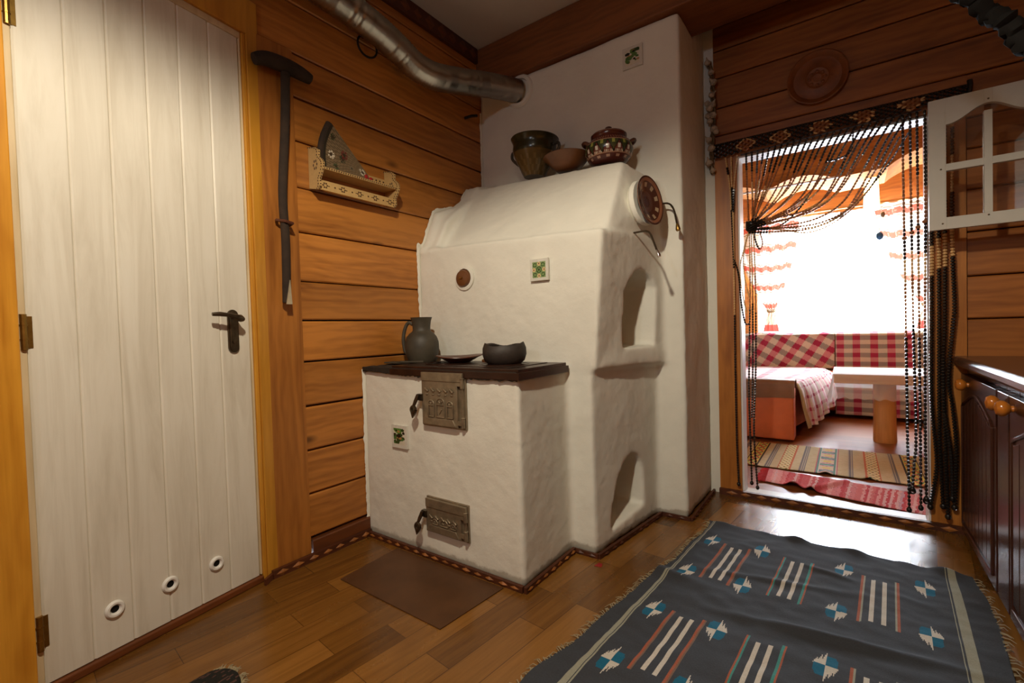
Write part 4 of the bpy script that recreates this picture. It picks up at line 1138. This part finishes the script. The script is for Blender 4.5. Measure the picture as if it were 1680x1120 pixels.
# four strands in the right of the opening
for i,(xa,xm,xl,xb,zb) in enumerate(((1.969,1.974,1.976,1.980,.072),(1.993,1.998,2.004,1.991,.165),(2.015,2.017,2.018,2.018,.088),(2.04,2.036,2.034,2.036,.13))):
    strand([(xa,Y1,1.768),(xa+.001,Y1,1.45),(xm,Y1,.905),(xl,Y1,.40),(xl*.5+xb*.5,Y1,.28),(xb,Y1,zb)], [(.10+.03*i,0,1.1),(.28,1,.95),(.36,0,1.1),(.42,2,.9),(.46,1,1.1),(.56,1,.85),(1.01,0,1.15)], .0052, .0165, True, 6)
    if i in (1,3):
        mb = MB(); mb.tube([V((xb+.009*math.cos(t),Y1,zb-.008+.011*math.sin(t))) for t in [2*PI*k/10 for k in range(11)]], .0042, 6); mb.build('end_loop','bead_black',bc,smooth=True)
    mb = MB(); mb.ell((lerp(xa,xm,.6),Y1,1.245+.02*i), (.009,.009,.008), 10, 6); mb.build('large_bead','bead_brown',bc,smooth=True)
# strands in front of the right jamb
for i,P in enumerate((((2.058,1.765),(2.058,1.26),(2.056,.90),(2.054,.57),(2.068,.33),(2.066,.236),(2.048,.10)),((2.082,1.77),(2.080,1.23),(2.080,.90),(2.078,.444),(2.082,.30),(2.088,.111)),((2.101,1.772),(2.099,1.24),(2.097,.90),(2.092,.70),(2.095,.445),(2.103,.07)),((2.124,1.775),(2.121,1.24),(2.127,.95),(2.123,.876),(2.108,.66),(2.120,.52),(2.129,.36),(2.123,.113)))):
    a = .30+.012*(3-i) if i else .335
    strand([(x,Y1-.004,z) for x,z in P], [(.06,2,.9),(.13,0,1.2),(a-.085,2,.9),(a,0,1.45),(a+.075,2,1.35),(1.01,0,1.45)], .0056, .0125, True, 6)
strand([(2.095,Y1-.008,.5),(2.112,Y1-.008,.33),(2.116,Y1-.008,.15)], [(1.01,0,1.3)], .0052, .0125, True)

# ================================================================== RIGHT SIDE: cabinets
wt = MB()
prof = [(2.128,.735),(2.124,.728),(2.124,.712),(2.130,.704),(2.152,.702),(2.152,.698),(2.735,.698),(2.735,.741),(2.136,.741)]
wt.prism(prof,'Y',-3.2,-.020)
tag(wt.build('worktop','worktop',smooth=True,angle=25,base=(2.44,-1.6,.7)), 'brown worktop with rounded front edge along the right', 'worktop')
def cabinet(y0, y1, doors, lab):
    c = thing('base_cabinet', lab, 'cabinet', (2.45,(y0+y1)/2,0), 'mahogany base cabinets on the right')
    b = MB(); b.box(2.165,2.735,y0+.001,y1-.001,.0,.697); b.build('carcass','mahogany',c,bevel=.002)
    for a0,a1,kn,op in doors:
        d = MB(); X = 2.143
        d.box(X,2.163,a0+.003,a1-.003,.03,.672)
        xf = None
        w = a1-a0; i0, i1 = a0+.05, a1-.05
        nb = max(2,int((i1-i0)/.055))
        if i1-i0 > .05:
            # sunk rim and arched, tongued raised panel
            def top(y): t = (y-i0)/(i1-i0); return .555+.055*math.sin(PI*t)**1.5
            for k in range(nb):
                p0, p1 = lerp(i0,i1,k/nb)+.003, lerp(i0,i1,(k+1)/nb)-.003
                pts = [(p0,.09),(p1,.09)]+[(lerp(p1,p0,q/6), top(lerp(p1,p0,q/6))-.014) for q in range(7)]
                d.prism(pts,'X',X-.004,X+.002)
            rim = [V((X-.001,i0-.010,.07)),V((X-.001,i0-.010,.545))]+[V((X-.001,lerp(i0-.01,i1+.01,q/16),top(lerp(i0,i1,q/16))+.002)) for q in range(1,16)]+[V((X-.001,i1+.010,.545)),V((X-.001,i1+.010,.07)),V((X-.001,i0-.010,.07))]
            d.tube(rim, .006, 6)
        o = d.build('cabinet_door','mahogany',c,bevel=.003)
        k = MB(); R = Matrix(((0,0,-1),(0,1,0),(1,0,0)))
        k.lathe([(.009,0),(.008,.005),(.015,.009),(.022,.018),(.0225,.026),(.017,.035),(.0002,.039)], (X,kn,.640), 20, R)
        k.build('knob','knob',o,smooth=True)
    return c
cabinet(-.61,-.035,[(-.60,-.05,-.195,0)],'dark mahogany base cabinet nearest the doorway wall')
cabinet(-.745,-.613,[(-.742,-.616,-.68,0)],'narrow dark mahogany base cabinet second from the doorway')
cabinet(-1.30,-.748,[(-1.29,-.75,-.79,0)],'dark mahogany base cabinet third from the doorway, cut by the photo edge')
# wall cabinet with glazed door standing open
wc = thing('wall_cabinet', 'white wall cabinet with glazed door standing open', 'cabinet', (2.6,-.5,1.24))
mb = MB(); mb.box(2.43,2.745,-1.0,-.225,1.24,1.74); mb.build('carcass','cab_white',wc,bevel=.003)
Yd = -.2; d0, d1 = Yd-.010, Yd+.010
mb = MB(); xa,xb,xc,xd,xe,xf_ = 2.033,2.083,2.187,2.209,2.313,2.42
mb.box(xa,xb,d0,d1,1.24,1.738); mb.box(xe,xf_,d0,d1,1.24,1.738); mb.box(xc,xd,d0,d1,1.285,1.66)
mb.box(xb,xe,d0,d1,1.24,1.285); mb.box(xb,xc,d0,d1,1.462,1.488); mb.box(xd,xe,d0,d1,1.462,1.488)
def archz(x): t = (x-xb)/(xe-xb); return 1.637+.050*math.sin(PI*t)**2.2
for a,b in ((xb,xc),(xc,xd),(xd,xe)):
    pts = [(a,1.738),(b,1.738)]+[(lerp(b,a,k/12), archz(lerp(b,a,k/12))) for k in range(13)]
    mb.prism(pts,'Y',d0,d1)
mb.tube([(xb-.004,d0,1.29),(xb-.004,d0,1.69)], .0012, 5)
dr = mb.build('cabinet_door','cab_white',wc,bevel=.003); dr['label'] = 'open white door with four panes'
for x0,x1,z0,z1 in ((xb,xc,1.286,1.461),(xd,xe,1.286,1.461),(xb,xc,1.489,1.69),(xd,xe,1.489,1.69)):
    p = MB(); p.box(x0-.002,x1+.002,Yd+.002,Yd+.006,z0-.002,z1); p.build('pane','glass',dr)
for x,z in ((2.072,1.262),(xc+.011,1.70),(xc+.011,1.276),(2.068,1.47)):
    p = MB(); p.ell((x,d0-.0006,z),(.0032,.0015,.0032),8,4); p.build('screw','bronze',dr)
for z in (1.33,1.65): p = MB(); p.tube([(2.424,Yd-.012,z-.03),(2.424,Yd-.012,z+.03)],.006,8); p.build('hinge','bronze',dr)
# dark hose in the top right corner
q = catmull([(1.995,-.95,1.775),(2.034,-.95,1.725),(2.073,-.95,1.672),(2.1,-.95,1.633),(2.126,-.95,1.585),(2.16,-.95,1.52)], 8)
mb = MB(); mb.tube([p+V((0,.012*math.sin(i*1.3),0)) for i,p in enumerate(q)], [.020+.006*math.sin(i*1.7) for i in range(len(q))], 10)
tag(mb.build('black_garland','black',smooth=True,base=(1.9,-.95,1.85)), 'thick dark garland drooping across the top right corner', 'garland')

# ================================================================== FAR ROOM FURNITURE
# red rag rug
rr_ = thing('rag_rug', 'red and pink rag rug just inside the doorway', 'rug', (1.7,.3,0))
cA, cB, cC, cD = V((1.385,.285,0)), V((2.12,.095,0)), V((2.17,.42,0)), V((1.375,.545,0))
def rrp(u,v):
    p = (cA.lerp(cB,u)).lerp(cD.lerp(cC,u), v)
    z = .0075+.004*noise.noise(V((p.x*14,p.y*10,4)))
    z += .022*math.exp(-((u-.30-.18*v)/.028)**2)*(1-v*.55)
    z += .028*math.exp(-((u-.19)/.045)**2-(v/.16)**2)
    return (p.x,p.y,max(.004,z))
rpal = [(.55,.10,.10),(.62,.20,.20),(.68,.30,.28),(.50,.06,.07),(.66,.38,.36),(.60,.16,.15),(.52,.30,.34)]
rseq = [random.Random(k*3+1).choice(rpal) for k in range(90)]
def rrc(u,v):
    k = int(u*62+.6*noise.noise(V((u*40,v*9,0)))); c = rseq[k % 90]
    if noise.noise(V((u*170,v*60,5))) > .62: return (.12,.03,.05)
    return c
mb = MB(); mb.grid(rrp, 150, 60, -.004, rrc); mb.build('rug_field','rag',rr_,smooth=True,angle=0)
mb = MB()
for k in range(26):
    v = (k+.5)/26; p = V(rrp(0,v)); e = p+V((-.035-.015*rn.random(), -.012+rn.uniform(-.012,.012), -.003)); e.z = .005
    mb.tube([p,(p+e)/2+V((0,0,.004)),e], [.005,.0045,.003], 6)
o = mb.build('fringe',simple('red wool fringe', srgb(170,40,48), .9),rr_,smooth=True); o['label'] = 'red tassels at the left end'; o['kind'] = 'stuff'
# beige kilim with patterned bands
kx0, kx1 = .95, 2.62
def kp(u,v):
    x = lerp(kx0,kx1,u); y = lerp(.585+.02*(x-1.3),1.235+.06*(x-1.3),v)
    z = .006+.004*max(0,noise.noise(V((x*9,y*5,9))))+.014*math.exp(-((x-1.66)/.025)**2-(v/.1)**2)+.012*math.exp(-((x-1.86)/.02)**2-(v/.1)**2)
    return (x,y,z)
BE = (.52,.42,.24)
def kc(u,v):
    x,y,_ = kp(u,v); n_ = noise.noise(V((x*30,y*60,2)))*.05
    def near(c,h): return abs(x-c) < h
    for c in (1.355,1.537,1.777,1.986,1.17,2.18):
        if near(c,.014): return (.17,.15,.14) if ((x-c)/.0085) % 1 < .62 else (.40,.34,.24)
    for c in (1.445,1.882):
        if near(c,.034):
            if abs(x-c) > .028: return (.50,.13,.05)
            a = (x-c)/.014; b = y/.030
            i = abs((a+b) % 2-1); j = abs((a-b) % 2-1)
            if i < .44 and j < .44: return (.05,.16,.07) if math.floor(b) % 2 else (.45,.14,.07)
            if i < .12 or j < .12: return (.50,.30,.05)
            return (.66,.56,.30)
    if near(1.658,.056):
        d = abs(x-1.658)
        if d > .050: return (.46,.10,.14)
        if d > .036: return (.62,.58,.48) if (d*250 % 1) < .6 else (.12,.26,.22)
        b = (y/.16) % 1; t = abs(b-.5)*2
        if t < .35: return (.66,.52,.20) if d < .020 else (.62,.54,.36)
        if abs(t-.55-d*4) < .10: return (.42,.14,.22)
        if t > .8: return (.10,.30,.27)
        return (.64,.58,.46)
    for c in (2.075,1.262):
        if near(c,.04):
            d = abs(x-c)
            if d > .034: return (.05,.04,.03)
            if d > .026: return (.58,.50,.10)
            a = (x-c)/.02; b = y/.045
            if (a+b) % 2 < .7: return (.46,.10,.05)
            if (a-b) % 2 < .6: return (.06,.20,.08)
            return (.62,.50,.12)
    return tuple(max(.01,q+n_) for q in BE)
mb = MB(); mb.grid(kp, 330, 110, -.004, kc)
tag(mb.build('kilim_rug','pat',smooth=True,angle=0,base=(1.7,.9,0)), 'beige kilim rug with bands of coloured diamonds in front of the sofa', 'rug')

# sofa
sf = thing('corner_sofa', 'corner sofa with orange and brown arm under the window', 'sofa', (1.5,2.4,0))
mb = MB(); mb.box(.30,1.443,1.335,1.495,.02,.40); mb.build('arm','sofa_orange',sf,bevel=.012,seg=3)['label'] = 'orange brown arm'
mb = MB()
def armp(u,v):
    x = lerp(.31,1.450,u); zz = .318-.02*math.sin(u*PI*1.5)
    a = [(1.327,zz),(1.325,.40),(1.330,.450),(1.355,.467),(1.43,.470),(1.49,.462),(1.506,.44),(1.507,.34)]
    i = min(int(v*7),6); t = v*7-i; return (x, lerp(a[i][0],a[i+1][0],t), lerp(a[i][1],a[i+1][1],t)+.003*noise.noise(V((x*6,v*4,0))))
mb.grid(armp, 40, 21, .01); mb.build('arm_pad','sofa_brown',sf,smooth=True,angle=60)['label'] = 'brown padded arm top'
mb = MB(); mb.prism([(.30,1.51),(1.415,1.51),(1.50,2.0),(1.57,2.60),(3.2,2.60),(3.2,3.02),(.30,3.02)],'Z',.06,.405)
mb.build('seat','sofa_orange',sf,bevel=.03,seg=3)
mb = MB(); mb.prism([(3.02,.38),(2.985,.42),(3.03,.755),(3.06,.775),(3.13,.775),(3.15,.74),(3.15,.05),(3.02,.05)],'X',.30,3.2); mb.build('backrest','sofa_brown',sf,bevel=.012,seg=3)
# checked throws
def gingham(a, b, pa, pb, fade=0):
    i = (a/pa) % 1 < .48; j = (b/pb) % 1 < .48
    if i and j: return (.36,.025,.06)
    if i: return (.60,.22,.22)
    if j: return (.33,.28,.22)
    return (.66,.56,.40)
def path_sheet(pts):
    P = [V((0,p[0],p[1])) for p in pts]; L = [0]
    for a,b in zip(P[:-1],P[1:]): L.append(L[-1]+(b-a).length)
    def f(t):
        d = t*L[-1]
        for k in range(len(L)-1):
            if d <= L[k+1]+1e-9: 
                q = P[k].lerp(P[k+1], (d-L[k])/(L[k+1]-L[k])); return q.y, q.z
        return P[-1].y, P[-1].z
    return f, L[-1]
f1_, L1 = path_sheet([(3.157,.62),(3.157,.755),(3.135,.784),(3.06,.786),(3.022,.766),(2.978,.46),(2.96,.418),(2.70,.418),(2.61,.41),(2.588,.385),(2.583,.20),(2.585,.035)])
def th_r(u,v): 
    x = lerp(1.672,3.15,u); y,z = f1_(v); n_ = .004*noise.noise(V((x*4,v*9,3))); return (x,y+n_-.001,z+abs(n_))
mb = MB(); mb.grid(th_r, 150, 130, -.004, lambda u,v: gingham(u*1.478-.005, v*L1+.02, .133, .083))
tag(mb.build('checked_throw','pat',smooth=True,angle=0,base=(2.4,2.9,.4)), 'red and cream checked throw lying straight over the sofa at the right', 'throw')
f2_, L2 = path_sheet([(3.157,.60),(3.157,.755),(3.135,.786),(3.06,.789),(3.018,.768),(2.972,.46),(2.955,.430)])
def th_l(u,v):
    x = lerp(.62,1.664,u); y,z = f2_(v); b = .012*math.sin(PI*u)+.008*noise.noise(V((x*5,v*4,1)))
    return (x, y-b-.002, z+.006*noise.noise(V((x*7,2,v))))
def thl_c(u,v):
    a, b = u*1.044, v*L2; c, s_ = math.cos(.56), math.sin(.56)
    return gingham(a*c+b*s_, -a*s_*.9+b*c, .135, .112)
mb = MB(); mb.grid(th_l, 120, 90, -.004, thl_c)
tag(mb.build('checked_throw','pat',smooth=True,angle=0,base=(1.2,3.0,.4)), 'red and white checked throw draped diagonally over the sofa back on the left', 'throw')
rows_ = [[(.62,1.53,.425),(1.05,1.53,.425),(1.39,1.53,.43),(1.455,1.535,.385),(1.485,1.555,.22),(1.515,1.60,.065)],
         [(.62,1.80,.425),(1.05,1.80,.425),(1.42,1.78,.43),(1.505,1.77,.385),(1.55,1.75,.23),(1.575,1.75,.09)],
         [(.62,2.10,.425),(1.05,2.10,.425),(1.47,2.08,.43),(1.55,2.06,.39),(1.605,2.02,.25),(1.625,2.0,.13)],
         [(.62,2.45,.425),(1.05,2.45,.425),(1.53,2.42,.43),(1.61,2.37,.40),(1.665,2.30,.30),(1.685,2.26,.19)],
         [(.62,2.93,.43),(1.05,2.93,.43),(1.52,2.93,.43),(1.60,2.75,.43),(1.655,2.585,.40),(1.66,2.57,.30)]]
def th_s(u,v):
    R = [catmull(r,6) for r in rows_] if not hasattr(th_s,'c') else th_s.c
    th_s.c = R; n_ = len(R[0])-1
    d = u*n_; i = min(int(d),n_-1); pts = [r[i].lerp(r[i+1],d-i) for r in R]
    e = v*4; j = min(int(e),3); t = e-j; t = t*t*(3-2*t) if False else t
    p = pts[j].lerp(pts[j+1],t); w = max(0,u-.45)
    return (p.x+.02*w*math.sin(v*40), p.y, p.z+.004+.003*math.sin(v*55)*(u>.4))
def ths_c(u,v):
    if v < .05 and u > .5: return (.50,.38,.20)
    a, b = u*1.2, v*1.4; i = (b/.10) % 1 < .30; j = (a/.14) % 1 < .25
    if i and j: return (.34,.03,.07)
    if i: return (.62,.30,.34)
    if j: return (.60,.40,.40)
    return (.72,.66,.60) if (b/.012) % 1 < .7 else (.56,.46,.42)
mb = MB(); mb.grid(th_s, 80, 80, -.004, ths_c)
tag(mb.build('checked_throw','pat',smooth=True,angle=0,base=(1.4,2.2,.4)), 'pale pink checked throw hanging over the front of the left seat', 'throw')

# table with log legs and a lace cloth
tb = thing('coffee_table', 'low timber table with log legs in front of the sofa', 'table', (2.2,1.75,0))
mb = MB().board(); mb.box(1.685,3.1,1.50,2.12,.442,.508); mb.build('tabletop','log_x',tb,bevel=.006)
for x in (1.985,2.85):
    mb = MB().board(); mb.lathe([(.0002,0),(.068,0),(.070,.012),(.067,.15),(.066,.3),(.067,.441),(.0002,.441)], (x,1.70,0), 28, None, None, None, lambda r,z,an,i: (r*(1+.05*math.cos(3*an+1)),z)); mb.build('leg','log',tb,smooth=True)
lc = MB()
def lac(u,v):
    x = lerp(1.676,3.11,u); a = [(1.494,.335),(1.492,.40),(1.494,.500),(1.502,.5115),(2.118,.5115),(2.128,.50),(2.13,.34)]
    ts = [0,.12,.30,.33,.85,.87,1]
    for k in range(6):
        if v <= ts[k+1]+1e-9: t = (v-ts[k])/(ts[k+1]-ts[k]); break
    y = lerp(a[k][0],a[k+1][0],t); z = lerp(a[k][1],a[k+1][1],t)
    fl_ = max(0,.30-v)/.30; y -= fl_*(.010*math.sin(x*42)+.006); z += fl_*.008*math.sin(x*80)
    return (x,y,z)
lc.grid(lac, 120, 40, .0015)
for i_,f_i in enumerate(lc.f):
    if all(lc.v[q][2] > .5 for q in f_i): lc.mi[i_] = 1
def lac2(u,v):
    y = lerp(1.49,2.12,u); z = lerp(.5117,.27+.05*math.sin(u*5),v); return (1.680-.03*v-.012*math.sin(u*30)*v, y-.02*v, z)
lc.grid(lac2, 40, 14, .0015)
tag(lc.build('tablecloth',['lace','lace_top'],smooth=True,angle=50,base=(2.3,1.8,.5)), 'sheer white lace tablecloth hanging over the timber table', 'tablecloth')

# window curtains
def stripes(u,v):
    z = v*4.7+.04*math.sin(u*30); t = (z+.12) % 1
    d = abs(t-.5)
    if d < .13: return (.66,.15,.10) if noise.noise(V((u*60,z*9,0))) < .35 else (.72,.30,.22)
    if .20 < d < .25: return (.42,.36,.26)
    return (.86,.82,.72)
def side_curtain(top0, top1, knot, side, lab):
    t = thing('window_curtain', lab, 'curtain', (lerp(top0,top1,.5),3.22,1.3), 'tied striped curtains of the far window')
    def f(u,v):
        z = lerp(2.03,1.02,v); w = v**1.7 if v < .75 else .613+(v-.75)/.25*.387
        x = lerp(lerp(top0,top1,u), lerp(knot-.035,knot+.035,u), w)
        return (x, 3.19+.018*math.sin(u*34)*(1-.5*v)+.01*math.sin(u*11), z-.05*math.sin(PI*u)*v*(1-v)*2)
    mb = MB(); mb.grid(f, 70, 90, .0, stripes); mb.build('drape','curtain',t,smooth=True,angle=0)
    def g(u,v):
        z = lerp(1.03,.80,v); h = .035+.045*v; return (lerp(knot-h,knot+h,u), 3.185+.016*math.sin(u*22), z)
    mb = MB(); mb.grid(g, 40, 30, .0, lambda u,v: (.60,.12,.09) if v > .68 else ((.62,.30,.24) if (u*3+v*2) % 1 < .2 else (.66,.60,.46))); mb.build('drape_tail','curtain',t,smooth=True,angle=0)
    mb = MB(); mb.tube([V((knot+.04*math.cos(a),3.19+.022*math.sin(a),1.03+.012*math.sin(a))) for a in [2*PI*i/16 for i in range(17)]], .010, 6); mb.build('tie_back',simple('beige tie band', srgb(190,176,140), .9),t,smooth=True)
side_curtain(.72,1.37,1.09,-1,'striped red and white curtain tied back at the left of the far window')
side_curtain(1.995,2.66,2.38,1,'striped red and white curtain tied back at the right of the far window')
for x0,x1,lab in ((.95,1.72,'sheer white curtain over the left window pane'),(1.75,2.50,'sheer white curtain over the right window pane')):
    mb = MB(); mb.grid(lambda u,v: (lerp(x0,x1,u), 3.275+.012*math.sin(u*60)+.006*math.sin(u*23), lerp(2.025,.80,v)), 110, 6, 0)
    tag(mb.build('sheer_curtain','sheer',smooth=True,angle=0,base=((x0+x1)/2,3.275,.8)), lab, 'curtain', 'sheer curtains')
mb = MB(); mb.tube([(.70,3.19,2.045),(2.68,3.19,2.045)], .012, 10); mb.ell((.69,3.19,2.045),(.02,.02,.02),10,6); mb.ell((2.69,3.19,2.045),(.02,.02,.02),10,6)
tag(mb.build('curtain_rod','log_x',smooth=True,base=(1.7,3.19,2.045)), 'round wooden curtain rod above the far window', 'curtain rod')
# lantern
ln = thing('pendant_lamp', 'glowing white lantern hanging under the arched bulkhead', 'lamp', (1.95,2.48,1.84))
mb = MB(); 
for z0,z1,r0,r1 in ((1.995,2.12,.050,.046),(1.85,1.985,.060,.054)):
    mb.lathe([(.0002,z0),(r0,z0),(r1,z1),(.0002,z1)], (1.95,2.48,0), 6, Matrix.Rotation(.3,3,'Z'))
mb.build('lamp_shade','lamp',ln)
mb = MB()
for k in range(6):
    a = .3+k*PI/3; mb.tube([(1.95+.063*math.cos(a),2.48+.063*math.sin(a),1.845),(1.95+.056*math.cos(a),2.48+.056*math.sin(a),1.99),(1.95+.050*math.cos(a),2.48+.050*math.sin(a),2.13)], .003, 5)
mb.tube([(1.95,2.48,2.12),(1.95,2.48,2.25)], .005, 6); mb.build('lamp_frame','white_wood',ln)
# blue egg on a string
eg = thing('hanging_ornament', 'blue egg ornament hanging on a string before the far window', 'ornament', (2.005,2.42,1.6))
mb = MB(); mb.ell((2.0,2.42,1.612),(.026,.026,.035),16,10); mb.build('egg','blue',eg,smooth=True)
mb = MB(); mb.tube([(2.0,2.42,1.646),(2.002,2.42,1.9),(2.003,2.42,2.13)], .0012, 5); mb.build('string','fringe',eg)
mb = MB(); mb.ell((2.022,2.42,1.79),(.016,.016,.026),12,8); mb.build('seed_head','garlic',eg,smooth=True)

# ================================================================== LIGHT
def spot(name, loc, tgt, energy, col, size, blend, rad):
    l = bpy.data.lights.new(name,'SPOT'); l.energy = energy; l.color = col; l.spot_size = math.radians(size); l.spot_blend = blend; l.shadow_soft_size = rad
    o = bpy.data.objects.new(name,l); COL.objects.link(o); o.location = loc
    o.rotation_euler = (V(tgt)-V(loc)).to_track_quat('-Z','Y').to_euler(); return o
spot('kitchen_ceiling_lamp', (1.35,-2.45,2.05), (1.3501,-2.4499,.0), 100, (1,.885,.69), 171, .32, .04)
# daylight: bright overcast sky seen through the window
wd = bpy.data.worlds.new('sky'); S.world = wd; wd.use_nodes = True
nt = wd.node_tree; bg = nt.nodes['Background']; bg.inputs[0].default_value = (.80,.90,1,1); bg.inputs[1].default_value = 80
pl_ = bpy.data.lights.new('window_portal','AREA'); pl_.shape = 'RECTANGLE'; pl_.size = 1.55; pl_.size_y = 1.3; pl_.cycles.is_portal = True
po = bpy.data.objects.new('window_portal',pl_); COL.objects.link(po); po.location = (1.725,FY+.09,1.37); po.rotation_euler = (-PI/2,0,0)
pk = bpy.data.lights.new('fill_window_portal','AREA'); pk.shape = 'RECTANGLE'; pk.size = .22; pk.size_y = .255; pk.cycles.is_portal = True  # portal for the added fill window behind the camera
po = bpy.data.objects.new('fill_window_portal',pk); COL.objects.link(po); po.location = (1.31,-4.37,1.863); po.rotation_euler = (PI/2,0,0)
